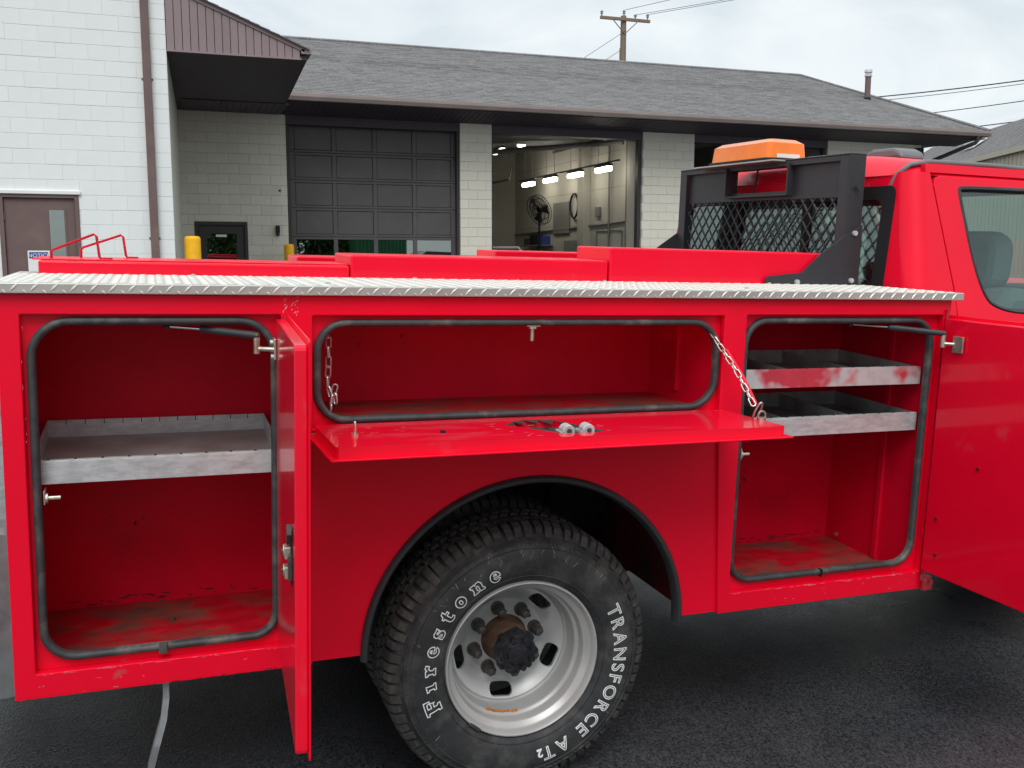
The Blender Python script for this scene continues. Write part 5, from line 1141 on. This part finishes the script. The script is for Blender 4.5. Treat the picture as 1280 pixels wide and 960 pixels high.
for sg in (1, -1):
    m = lambda y: y if sg > 0 else 2 * CY - y
    g = G(); rows_ = [corner_pts(z, sg) for z in ZS]; nn = len(rows_[0])
    for r_w in rows_: g.v += r_w
    for j in range(len(ZS) - 1):
        for i in range(nn - 1): g.f.append((j * nn + i, j * nn + i + 1, (j + 1) * nn + i + 1, (j + 1) * nn + i))
    # quarter panel on from the corner to the door seam
    b0 = len(g.v)
    def seam_x(z): return 2.922 + 0.068 * (1.40 - z) / 0.45 if z > 0.95 else 2.99
    for z in ZS: g.v += [(rear_x(z) + RC, m(side_y(z)), z), (seam_x(z) - 0.003, m(side_y(z)), z), (seam_x(z) - 0.003, m(side_y(z) + 0.03), z)]
    for j in range(len(ZS) - 1):
        for i in range(2): g.f.append((b0 + j * 3 + i, b0 + j * 3 + i + 1, b0 + (j + 1) * 3 + i + 1, b0 + (j + 1) * 3 + i))
    g.obj('corner_panel', 'red', cab, smooth=40)
    # door: upper frame with window opening (planar), lower skin
    fz = lambda x, z: (x, m(side_y(z)), z)
    def dx0(z): return seam_x(z) + 0.003
    wl_ = [(3.075, 1.315), (3.10, 1.33), (3.92, 1.33), (4.16, 0.99), (4.14, 0.965), (3.30, 0.945), (3.20, 0.955), (3.135, 1.00)] if sg > 0 else [(3.075, 1.315), (3.10, 1.33), (3.92, 1.33), (4.16, 0.99), (4.14, 0.965), (3.14, 0.965), (3.12, 0.98)]
    # smooth the window outline
    def smooth_loop(lp, it=2):
        for _ in range(it):
            q = []
            for i in range(len(lp)):
                a, b = Vector(lp[i]), Vector(lp[(i + 1) % len(lp)]); q += [tuple(a.lerp(b, 0.25)), tuple(a.lerp(b, 0.75))]
            lp = q
        return lp
    wlo = [(3.040, 1.345), (3.055, 1.362), (3.92, 1.362), (4.20, 0.985), (4.18, 0.95), (3.36, 0.915), (3.20, 0.925), (3.105, 0.975)]
    wloop = smooth_loop(wlo, 3)
    up = [(dx0(ZB_ - 0.06), ZB_ - 0.06), (dx0(1.0), 1.0), (dx0(1.2), 1.2), (dx0(1.36), 1.36), (dx0(1.36) + 0.004, 1.378), (dx0(1.36) + 0.014, 1.390), (dx0(1.36) + 0.03, 1.395), (3.98, 1.395), (4.36, 0.93), (4.36, ZB_ - 0.06)]
    zfix = lambda x, z: (x, m(CY - (HALF_B + (HALF_T - HALF_B) * (z - ZB_) / (ZT_ - ZB_))), z)
    plate('roof_rail', [(rear_x(1.42) + RC, 1.4055), (3.965, 1.4055), (3.945, 1.436), (rear_x(1.42) + RC, 1.436)], [], zfix, (0, 0.02 * sg, 0), 'red', cab)
    dd_ = plate('door_frame', up, [wloop], zfix, (0, 0.03 * sg, 0), 'red', cab, bevel=0.004)
    plate('door_trim', [(3.06, 0.90), (3.0, 1.38), (3.97, 1.38), (4.30, 0.90)], [wloop], lambda x, z: tuple(Vector(zfix(x, z)) + Vector((0, 0.032 * sg, 0))), (0, 0.008 * sg, 0), 'seat', cab)
    low = G()
    zz_ = [ZLOW, 0.12, 0.3, 0.5, 0.7, 0.868]
    for z in zz_: low.v += [(2.993, m(side_y(z)), z), (4.36, m(side_y(z)), z)]
    for j in range(len(zz_) - 1): low.f.append((2 * j, 2 * j + 1, 2 * j + 3, 2 * j + 2))
    low.obj('door_skin', 'red', cab)
    G().prism(rr(3.12, 3.34, 0.74, 0.80, 0.025, 4), lambda x, z: (x, m(side_y(0.77) - 0.02), z), (0, 0.018 * sg, 0)).obj('door_handle', 'black', cab, bevel=0.008)
    plate('window_glass', smooth_loop([(Vector(p) + (Vector(p) - Vector((3.6, 1.14))) * 0.03) for p in wlo], 2), [], lambda x, z: (x, m(CY - (HALF_B + (HALF_T - HALF_B) * (z - ZB_) / (ZT_ - ZB_)) + 0.016), z), (0, 0.004 * sg, 0), 'glass', cab)
    g = G(); g.tube([tuple(Vector(zfix(*p)) + Vector((0, 0.004 * sg, 0))) for p in wloop], 0.0085, 6, closed=True); g.obj('window_trim', 'trim', cab, smooth=60)
    g = G(); g.box(2.86, 4.4, min(m(side_y(0.5) + 0.06), m(side_y(0.5) + 0.07)), max(m(side_y(0.5) + 0.06), m(side_y(0.5) + 0.07)), ZLOW, 0.93); g.obj('door_lining', 'cabin', cab)
    mr_ = G(); mr_.prism(rr(4.12, 4.36, 0.98, 1.30, 0.05, 4), lambda x, z: (x - 0.12, m(0.02), z - 0.03), (0.0, -0.16 * sg, 0)); mr_.obj('mirror', 'black', cab, bevel=0.03)
# rear wall with back glass
GLZ0, GLZ1, GLY = 0.955, 1.345, 0.665
fr_ = lambda y, z: (rear_x(z), y, z)
yl = lambda z: side_y(z) + RC
rear = [(yl(ZLOW), ZLOW), (2 * CY - yl(ZLOW), ZLOW), (2 * CY - yl(ZB_), ZB_), (2 * CY - yl(1.40), 1.40), (yl(1.40), 1.40), (yl(ZB_), ZB_)]
gl = rr(CY - GLY - 0.055, CY + GLY + 0.055, GLZ0 - 0.05, GLZ1 + 0.008, 0.03, 3)
plate('rear_wall', rear, [gl], fr_, (0.02, 0, 0), 'red', cab)
glo = rr(CY - GLY - 0.06, CY + GLY + 0.06, GLZ0 - 0.055, GLZ1 + 0.013, 0.03, 3)
gli = rr(CY - GLY, CY + GLY, GLZ0, GLZ1 - 0.035, 0.03, 3)
plate('window_border', glo, [gli], lambda y, z: (rear_x(z) - 0.004, y, z), (0.004, 0, 0), 'black', cab)
plate('rear_glass', rr(CY - GLY - 0.01, CY + GLY + 0.01, GLZ0 - 0.01, GLZ1 - 0.025, 0.02, 2), [], lambda y, z: (rear_x(z) + 0.004, y, z), (0.004, 0, 0), 'glass_rear', cab)
for yy in (-0.24, 0.24): G().box(XR0 + 0.005, XR0 + 0.035, CY + yy - 0.012, CY + yy + 0.012, GLZ0, GLZ1 - 0.03).obj('slider_frame', 'black', cab)
# roof
def roof_fn(u, v):
    s_ = -1 + 2 * v; q_ = max(0, abs(s_) * HALF_T - (HALF_T - 0.10)); xs_ = XR0 + 0.028 + 0.10 - math.sqrt(max(0, 0.01 - q_ * q_))
    x = xs_ + (4.02 - xs_) * u
    e = 1 - abs(s_) ** 3.4; ex_ = min(1, u / 0.08); ex2 = min(1, (1 - u) / 0.2)
    dome = (1 - (1 - ex_) ** 2) * (1 - 0.5 * (1 - ex2) ** 2)
    z = 1.395 + 0.095 * (max(0, e) ** 0.5) * dome
    hw = HALF_T + 0.004
    return (x, CY + s_ * hw, z)
G().grid(roof_fn, 40, 60).obj('roof', 'red', cab, smooth=60)
for sg in (1, -1):
    m = lambda y: y if sg > 0 else 2 * CY - y
    g = G(); g.tube([(rear_x(1.36) + 0.006, m(side_y(1.36) + 0.105), 1.355), (XR0 + 0.040, m(side_y(1.40) + 0.075), 1.398), (XR0 + 0.075, m(side_y(ZT_) + 0.045), 1.432), (XR0 + 0.14, m(side_y(ZT_) + 0.028), 1.444), (3.2, m(side_y(ZT_) + 0.022), 1.445), (4.0, m(side_y(ZT_) + 0.022), 1.432)], 0.0098, 8); g.obj('roof_molding', 'grey_plastic', cab, smooth=60)
g = G(); g.prism([(0, 0), (0.22, 0), (0.20, 0.03), (0.16, 0.043), (0.06, 0.043), (0.02, 0.03)], lambda a, z: (3.02, CY - 0.40 + a * 1.0 - 0.16, 1.452 + z), (0.12, 0, 0)); 
for yy in (CY - 0.52, CY - 0.11, CY + 0.30):
    g = G(); g.prism([(0, 0), (0.22, 0), (0.205, 0.028), (0.17, 0.042), (0.05, 0.042), (0.015, 0.028)], lambda a, z: (3.02, yy + a, 1.478 + z), (0.12, 0, 0)); g.obj('clearance_lamp', 'grey_plastic', cab, bevel=0.012)
# windscreen, hood, front end
ws = [(4.02, HALF_T - 0.05, 1.39), (4.66, HALF_B - 0.06, 0.96)]
G().add([(4.02, CY - ws[0][1], 1.43), (4.02, CY + ws[0][1], 1.43), (4.66, CY + ws[1][1], 0.96), (4.66, CY - ws[1][1], 0.96)], [(0, 1, 2, 3)]).obj('windscreen', 'glass', cab)
for sg in (-1, 1): g = G(); g.tube([(4.0, CY + sg * (HALF_T - 0.02), 1.415), (4.66, CY + sg * (HALF_B - 0.02), 0.95)], 0.04, 8); g.obj('windscreen_pillar', 'red', cab, smooth=60)
def hood(u, v):
    x = 4.40 + 1.55 * u; s_ = -1 + 2 * v
    z = 0.93 + 0.05 * (1 - u) - 0.10 * abs(s_) ** 4 + 0.03 * (abs(abs(s_) - 0.5) < 0.25)
    return (x, CY + s_ * (0.89 - 0.05 * u * abs(s_)), z - 0.12 * max(0, u - 0.85) / 0.15)
G().grid(hood, 16, 24).obj('hood', 'red', cab, smooth=50)
for sg in (1, -1):
    m = lambda y: y if sg > 0 else 2 * CY - y
    FX = 5.05
    fl_ = [(4.37, -0.12), (FX - 0.48, -0.12)] + [(FX + 0.48 * math.cos(math.pi - math.pi * i / 24), -0.10 + 0.46 * math.sin(math.pi * i / 24)) for i in range(25)] + [(FX + 0.48, -0.12), (5.92, 0.05), (5.96, 0.6), (5.90, 0.86), (4.37, 0.90)]
    plate('front_fender', fl_, [], lambda x, z: (x, m(CY - 0.91), z), (0, 0.03 * sg, 0), 'red', cab, bevel=0.01)
    G().prism(rr(0, 0.30, 0.50, 0.80, 0.04, 4), lambda y, z: (5.93, m(0.27 + y), z), (0.06, 0, 0)).obj('headlight', 'glass_house', cab, bevel=0.01)
    fw = plain_wheel(FX, 0.215 if sg > 0 else 2 * CY - 0.215, sg < 0)
G().prism(rr(CY - 0.62, CY + 0.62, 0.30, 0.82, 0.05, 4), lambda y, z: (5.90, y, z), (0.07, 0, 0)).obj('grille', 'black', cab, bevel=0.01)
G().prism(rr(CY - 0.95, CY + 0.95, -0.05, 0.26, 0.05, 4), lambda y, z: (5.95, y, z), (0.16, 0, 0)).obj('front_bumper', 'chrome', cab, bevel=0.02)
# cabin
g = G(); g.box(2.84, 4.6, CY - 0.82, CY + 0.82, 0.05, 0.12); g.obj('cabin_floor', 'cabin', cab)
g = G(); g.box(2.84, 2.87, CY - 0.80, CY + 0.80, 0.12, 0.93); g.obj('cabin_back', 'cabin', cab)
for sg in (1, -1): g = G(); ya_ = CY - sg * 0.80; g.add([(2.845, CY - sg * 0.74, 0.93), (2.875, CY - sg * 0.68, 1.40), (3.06, CY - sg * 0.73, 1.40), (3.06, CY - sg * 0.83, 0.93)], [(0, 1, 2, 3)]); g.obj('pillar_trim', 'seat', cab)
g = G(); g.prism(rr(4.25, 4.7, 0.6, 0.98, 0.08, 4), lambda x, z: (x, CY - 0.80, z), (0, 1.60, 0)); g.obj('dashboard', 'cabin', cab)
g = G(); g.box(2.86, 4.0, CY - 0.73, CY + 0.73, 1.392, 1.40); g.obj('headliner', 'seat', cab)
for yy in (-0.47, 0.0, 0.47):
    w2 = 0.26 if yy else 0.15
    st_ = G().prism([(3.34, 0.45), (3.54, 0.42), (3.60, 0.94), (3.54, 1.00), (3.42, 0.99), (3.36, 0.9)], lambda x, z: (x, CY + yy - w2, z), (0, 2 * w2, 0)).obj('seat', 'seat', cab, bevel=0.05)
    G().prism(rr(-0.15, 0.15, 0.97, 1.215, 0.08, 5), lambda y, z: (3.43 + 0.05 * (z - 1), CY + yy + y, z), (0.11, 0, 0)).obj('headrest', 'seat', cab, bevel=0.035)
g = G(); g.tube([(4.10 + 0.05 * math.sin(t), CY - 0.42 + 0.19 * math.cos(t), 0.98 + 0.18 * math.sin(t)) for t in [2 * math.pi * i / 24 for i in range(24)]], 0.016, 8, closed=True); g.obj('steering_wheel', 'black', cab, smooth=60)

# --- headache rack
RX = 2.675; RY0, RY1 = 0.446, 1.63
rk = empty('headache_rack'); T(rk)
RT = 1.462; RB = 0.985
for sg, y in ((1, RY0), (-1, RY1)):
    c = G(); ya, yb = (y, y + 0.055) if sg > 0 else (y - 0.055, y)
    c.box(RX, RX + 0.07, y if sg > 0 else y - 0.006, y + 0.006 if sg > 0 else y, RB, RT)
    c.box(RX, RX + 0.006, ya + (0.006 if sg > 0 else 0), yb - (0 if sg > 0 else 0.006), RB, RT)
    up_ = c.obj('upright', 'rack', rk, bevel=0.002)
    gs = [(RX - 0.33, RB + 0.005), (RX + 0.07, RB + 0.005), (RX + 0.07, RB + 0.23), (RX - 0.005, RB + 0.19), (RX - 0.10, RB + 0.125), (RX - 0.18, RB + 0.055), (RX - 0.32, RB + 0.04), (RX - 0.33, RB + 0.03)]
    G().prism(gs, XZ(y - 0.008 if sg > 0 else y + 0.002), (0, 0.006, 0)).obj('gusset', 'rack', rk, bevel=0.001)
    for bx, bz in ((RX + 0.035, RB + 0.03), (RX + 0.035, RB + 0.20), (RX - 0.20, RB + 0.022), (RX + 0.035, RB + 0.36)): G().cyl((bx, y - 0.008 * sg, bz), (bx, y - 0.018 * sg, bz), 0.009, 10).obj('bolt', 'rack' if bz > RB + .3 else 'galv', rk)
tr_ = G(); tr_.box(RX - 0.002, RX + 0.072, RY0, RY1, RT, RT + 0.006); tr_.box(RX, RX + 0.006, RY0 + 0.055, RY1 - 0.055, RT - 0.02, RT); tr_.obj('top_rail', 'rack', rk, bevel=0.002)
WY0, WY1, WZ0, WZ1 = 0.80, 1.225, 1.335, 1.445
PZ = 1.315
plate('upper_panel', [(RY0 + 0.055, PZ), (RY1 - 0.055, PZ), (RY1 - 0.055, RT - 0.002), (RY0 + 0.055, RT - 0.002)], [rr(WY0, WY1, WZ0 + 0.012, WZ1, 0.02, 3)], lambda y, z: (RX + 0.02, y, z), (0.004, 0, 0), 'rack', rk)
wf = G(); wf.box(RX - 0.012, RX + 0.05, WY0 - 0.008, WY0 - 0.001, WZ0 - 0.008, WZ1 + 0.01); wf.box(RX - 0.012, RX + 0.05, WY1 + 0.001, WY1 + 0.008, WZ0 - 0.008, WZ1 + 0.01); wf.box(RX - 0.012, RX + 0.05, WY0 - 0.001, WY1 + 0.001, WZ0 - 0.008, WZ0 - 0.001)
wf.obj('cutout_frame', 'rack', rk, bevel=0.002)
msh = G(); dy, dz = 0.058, 0.066; y0, y1, z0, z1 = RY0 + 0.056, RY1 - 0.056, 1.0, PZ
def clip_bar(sl):
    c = y0 - (z1 - z0) - 1.0
    while c < y1 + 1.5:
        # line y = c + sl*(z - z0)*(dy/dz)
        kk = sl * dy / dz
        pts = []
        for z in (z0, z1): pts.append((c + kk * (z - z0), z))
        (ya, za), (yb, zb) = pts
        if ya > yb: (ya, za), (yb, zb) = (yb, zb), (ya, za)
        if yb > y0 and ya < y1:
            if ya < y0: za += (zb - za) * (y0 - ya) / (yb - ya); ya = y0
            if yb > y1: zb = za + (zb - za) * (y1 - ya) / (yb - ya); yb = y1
            a, b = Vector((RX + 0.022, ya, za)), Vector((RX + 0.022, yb, zb))
            if (b - a).length > 0.01:
                d = (b - a).normalized(); n_ = Vector((0, -d.z, d.y)); w2 = 0.0019; x_ = Vector((0.0035, 0, 0))
                msh.add([a + n_ * w2 - x_, a - n_ * w2 - x_, b - n_ * w2 - x_, b + n_ * w2 - x_, a + n_ * w2 + x_, a - n_ * w2 + x_, b - n_ * w2 + x_, b + n_ * w2 + x_],
                        [(0, 1, 2, 3), (4, 7, 6, 5), (0, 4, 5, 1), (1, 5, 6, 2), (2, 6, 7, 3), (3, 7, 4, 0)])
        c += dy
clip_bar(1); clip_bar(-1)
msh.obj('expanded_mesh', 'rack', rk)
G().box(RX + 0.01, RX + 0.035, RY0 + 0.05, RY1 - 0.05, 0.985, 1.003).obj('bottom_rail', 'rack', rk)
# amber light bar on its plate
lb = empty('light_bar'); T(lb)
LX0, LX1, LY0, LY1, LZ = 2.66, 2.85, 0.925, 1.355, 1.482
G().box(LX0 - 0.045, LX1 - 0.03, LY0 - 0.10, LY1 + 0.06, LZ - 0.022, LZ - 0.016).obj('mounting_plate', 'plate', lb, bevel=0.001)
G().box(RX, RX + 0.06, LY0 - 0.05, LY1, RT - 0.02, LZ - 0.0225).obj('mounting_foot', 'rack', lb)
G().prism(rr(LX0 - 0.012, LX1 + 0.012, LY0 - 0.012, LY1 + 0.012, 0.03, 4), XY(LZ - 0.016), (0, 0, 0.016)).obj('base', 'black', lb, bevel=0.003)
loA, loB, loC = rr(LX0, LX1, LY0, LY1, 0.02, 4), rr(LX0 + 0.006, LX1 - 0.006, LY0 + 0.006, LY1 - 0.006, 0.02, 4), rr(LX0 + 0.03, LX1 - 0.03, LY0 + 0.03, LY1 - 0.03, 0.02, 4)
g = G(); n = len(loA)
for lp, z in ((loA, 0.0), (loB, 0.062), (loC, 0.078)): g.v += [(x, y, LZ + z) for x, y in lp]
for j in range(2): g.f += [(j * n + i, j * n + (i + 1) % n, (j + 1) * n + (i + 1) % n, (j + 1) * n + i) for i in range(n)]
g.f.append(tuple(range(2 * n, 3 * n))); g.f.append(tuple(range(n))[::-1])
g.obj('amber_lens', 'amber', lb, smooth=35)
G().box(LX0 + 0.04, LX1 - 0.04, LY0 - 0.004, LY0 - 0.0018, LZ + 0.002, LZ + 0.018).obj('label_strip', 'white_lens', lb)
wr = G(); wr.tube([(RX + 0.03, 1.05, LZ - 0.02), (RX + 0.03, 1.06, 1.40), (RX + 0.03, 1.08, 1.34)], 0.004, 6); wr.obj('cable', 'black', lb)

# ------------------------------------------------------------------ across the lot, seen only mirrored in the garage panes and paint
bsdf('leaf', (0.055, 0.105, 0.030), 0.6, spec=0.3, var=0.35, vscale=1.2, col2=(0.085, 0.135, 0.04), mixscale=0.8, mixlo=0.4, mixhi=0.7)
bsdf('bark', (0.09, 0.07, 0.055), 0.9, var=0.3, vscale=8)
bsdf('green_steel', (0.035, 0.17, 0.07), 0.5, var=0.15, vscale=2)
def tree(x, y, h, r, label, seed):
    rn_ = random.Random(seed); z0 = ground_z(x, y)
    t = empty('tree', (x, y, z0 - 0.05), label, 'tree', 'trees across the lot')
    g = G(); g.cyl((0, 0, 0), (0, 0, h * 0.45), 0.24, 10, 0.14)
    for i in range(7):
        a = i * 0.9 + rn_.random(); g.cyl((0, 0, h * (0.28 + 0.03 * i)), (r * 0.6 * math.cos(a), r * 0.6 * math.sin(a), h * (0.5 + 0.06 * i)), 0.09, 6, 0.03)
    g.obj('trunk', 'bark', t, smooth=40)
    g = G(); cl_ = [(rn_.uniform(-1, 1) * r * 0.75, rn_.uniform(-1, 1) * r * 0.75, h * rn_.uniform(0.16, 0.9), rn_.uniform(0.35, 0.6) * r) for _ in range(34)]
    for (cx_, cy_, cz_, cr_) in cl_:
        for _ in range(300):
            d = Vector((rn_.gauss(0, 1), rn_.gauss(0, 1), rn_.gauss(0, 1))).normalized() * cr_ * rn_.uniform(0.6, 1.05); p = Vector((cx_, cy_, cz_)) + d
            u = Vector((rn_.gauss(0, 1), rn_.gauss(0, 1), rn_.gauss(0, 1))).normalized(); w_ = u.orthogonal().normalized(); q = rn_.uniform(0.12, 0.22)
            g.add([p + u * q, p + w_ * q * .6, p - u * q, p - w_ * q * .6], [(0, 1, 2, 3)])
    g.obj('crown', 'leaf', t)
tree(9.3, -23, 7.5, 2.6, 'bushy green tree across the lot, mirrored in the second door pane', 3)
tree(4.6, -26, 8.5, 3.0, 'tall green tree across the lot, mirrored in the first door pane', 5)
ct = empty('green_container', (12.2, -19, ground_z(12.2, -19)), 'green ribbed steel container across the lot, mirrored in the third pane', 'container')
G().box(-1.6, 1.6, -1.2, 1.2, 0.12, 2.6).obj('shell', 'green_steel', ct)
for i in range(14): G().box(-1.55 + i * 0.23, -1.43 + i * 0.23, 1.2, 1.25, 0.2, 2.5).obj('rib', 'green_steel', ct, bevel=0.01)
for sx_ in (-1.5, 1.38): G().box(sx_, sx_ + 0.12, -1.1, 1.1, 0.0, 0.12).obj('skid', 'under', ct)
c2 = copy(car); c2.location = (14.6, -13.0, ground_z(14.6, -13)); c2.rotation_euler = (0, 0, R(80))
c2['label'] = 'dark car parked across the lot, mirrored in the fourth door pane'

# ------------------------------------------------------------------ paint wear: scuffs, chips and smears, each with a shape of its own
bsdf('scuff_pale', (0.72, 0.26, 0.29), 0.55, spec=0.3, var=0.3, vscale=90)
bsdf('scuff_dark', (0.16, 0.012, 0.018), 0.7, spec=0.2, var=0.4, vscale=60)
bsdf('scuff_grey', (0.20, 0.195, 0.185), 0.8, spec=0.2, var=0.3, vscale=60)
rs = random.Random(21)
def streak(g, fn, cu, cv, ln, wd, ang):
    n = rs.randint(6, 9); ca, sa = math.cos(ang), math.sin(ang); lp = []
    for i in range(n):
        t = 2 * math.pi * (i + rs.uniform(-.25, .25)) / n; k = rs.uniform(0.55, 1.0)
        a, b = ln * math.cos(t) * k, wd * math.sin(t) * k; lp.append((cu + a * ca - b * sa, cv + a * sa + b * ca))
    g.add([fn(*p) for p in lp], [tuple(range(n))])
def scuffs(mat, jobs):
    g = G()
    for fn, u0, u1, v0, v1, n, ln, wd, ang, da in jobs:
        for _ in range(n):
            k = rs.random() ** 2
            streak(g, fn, rs.uniform(u0, u1), rs.uniform(v0, v1), ln * (0.25 + 0.75 * k), wd * rs.uniform(0.4, 1.0), ang + rs.uniform(-da, da))
    o = T(g.obj('paint_scuffs', mat)); o['kind'] = 'stuff'
fx = lambda x, z: (x, -0.0006, z)
top = lambda x, y: dd(x, y, 0.0306)
scuffs('scuff_pale', [
    (fx, 0.06, 0.62, 0.058, 0.0625, 34, 0.022, 0.0009, 0, 0.03), (fx, 1.99, 2.72, 0.058, 0.0625, 30, 0.03, 0.0010, 0, 0.03),
    (fx, 0.632, 0.668, 0.925, 0.972, 16, 0.010, 0.0018, 0.9, 0.7), (fx, 0.05, 0.60, 0.003, 0.05, 8, 0.012, 0.0008, 0.1, 0.5),
    (fx, 0.048, 0.053, 0.60, 0.90, 6, 0.010, 0.0008, 1.57, 0.1), (fx, 2.0, 2.7, 0.004, 0.05, 8, 0.012, 0.0008, 0.1, 0.4),
    (top, 0.76, 1.88, -0.05, -0.018, 30, 0.030, 0.0016, 0, 0.12), (top, 1.12, 1.46, -0.30, -0.10, 22, 0.020, 0.0022, 0, 0.5), (top, 0.72, 0.92, -0.22, -0.06, 14, 0.020, 0.0018, 0, 0.4),
    (lambda x, z: (x, 0.0112, z), 0.74, 1.88, 0.51, 0.60, 6, 0.03, 0.0006, 0.05, 0.1)])
scuffs('scuff_dark', [
    (lambda x, z: (x, 0.4622, z), 0.20, 0.30, 0.26, 0.33, 5, 0.012, 0.006, 1.4, 0.4), (lambda x, z: (x, 0.4622, z), 0.08, 0.60, 0.05, 0.07, 26, 0.03, 0.004, 0, 0.1),
    (lambda x, z: (x, 0.4622, z), 2.22, 2.34, 0.25, 0.42, 14, 0.022, 0.004, 1.9, 0.5), (lambda x, z: (x, 0.4622, z), 2.0, 2.68, 0.05, 0.068, 26, 0.04, 0.004, 0, 0.1),
    (lambda x, z: (x, 0.3652, z), 0.80, 1.80, 0.66, 0.90, 16, 0.008, 0.0016, 0.8, 1.5), (lambda x, z: (x, 0.4622, z), 0.10, 0.60, 0.62, 0.88, 10, 0.008, 0.0018, 0.8, 1.5),
    (fx, 0.35, 0.62, 0.001, 0.006, 14, 0.02, 0.0016, 0, 0.1)])
# marks on the sidewall and two moulded ribs
g = G()
for _ in range(26):
    a = R(rs.choice((rs.uniform(70, 110), rs.uniform(40, 150), rs.uniform(-60, 230)))); r0 = rs.uniform(0.30, 0.33); r1 = r0 + rs.uniform(0.006, 0.022); da = rs.uniform(-0.03, 0.03); w_ = rs.uniform(0.0006, 0.0013)
    pts = [(r0, a), (r1, a + da)]
    g.add([((r) * math.cos(t + q * w_ / r), sw_y(r) - 0.0011, r * math.sin(t + q * w_ / r)) for r, t, q in ((r0, a, -1), (r0, a, 1), (r1, a + da, 1), (r1, a + da, -1))], [(0, 1, 2, 3)])
mk = g.obj('sidewall_scuffs', 'scuff_grey', wheel); mk['kind'] = 'stuff'
for r in (0.2545, 0.3375):
    G().lathe([(r - 0.0016, sw_y(r - 0.0016)), (r - 0.0008, sw_y(r) - 0.0018), (r + 0.0008, sw_y(r) - 0.0018), (r + 0.0016, sw_y(r + 0.0016))], (0, 0, 0), 96).obj('sidewall_rib', 'tyre', wheel, smooth=60)
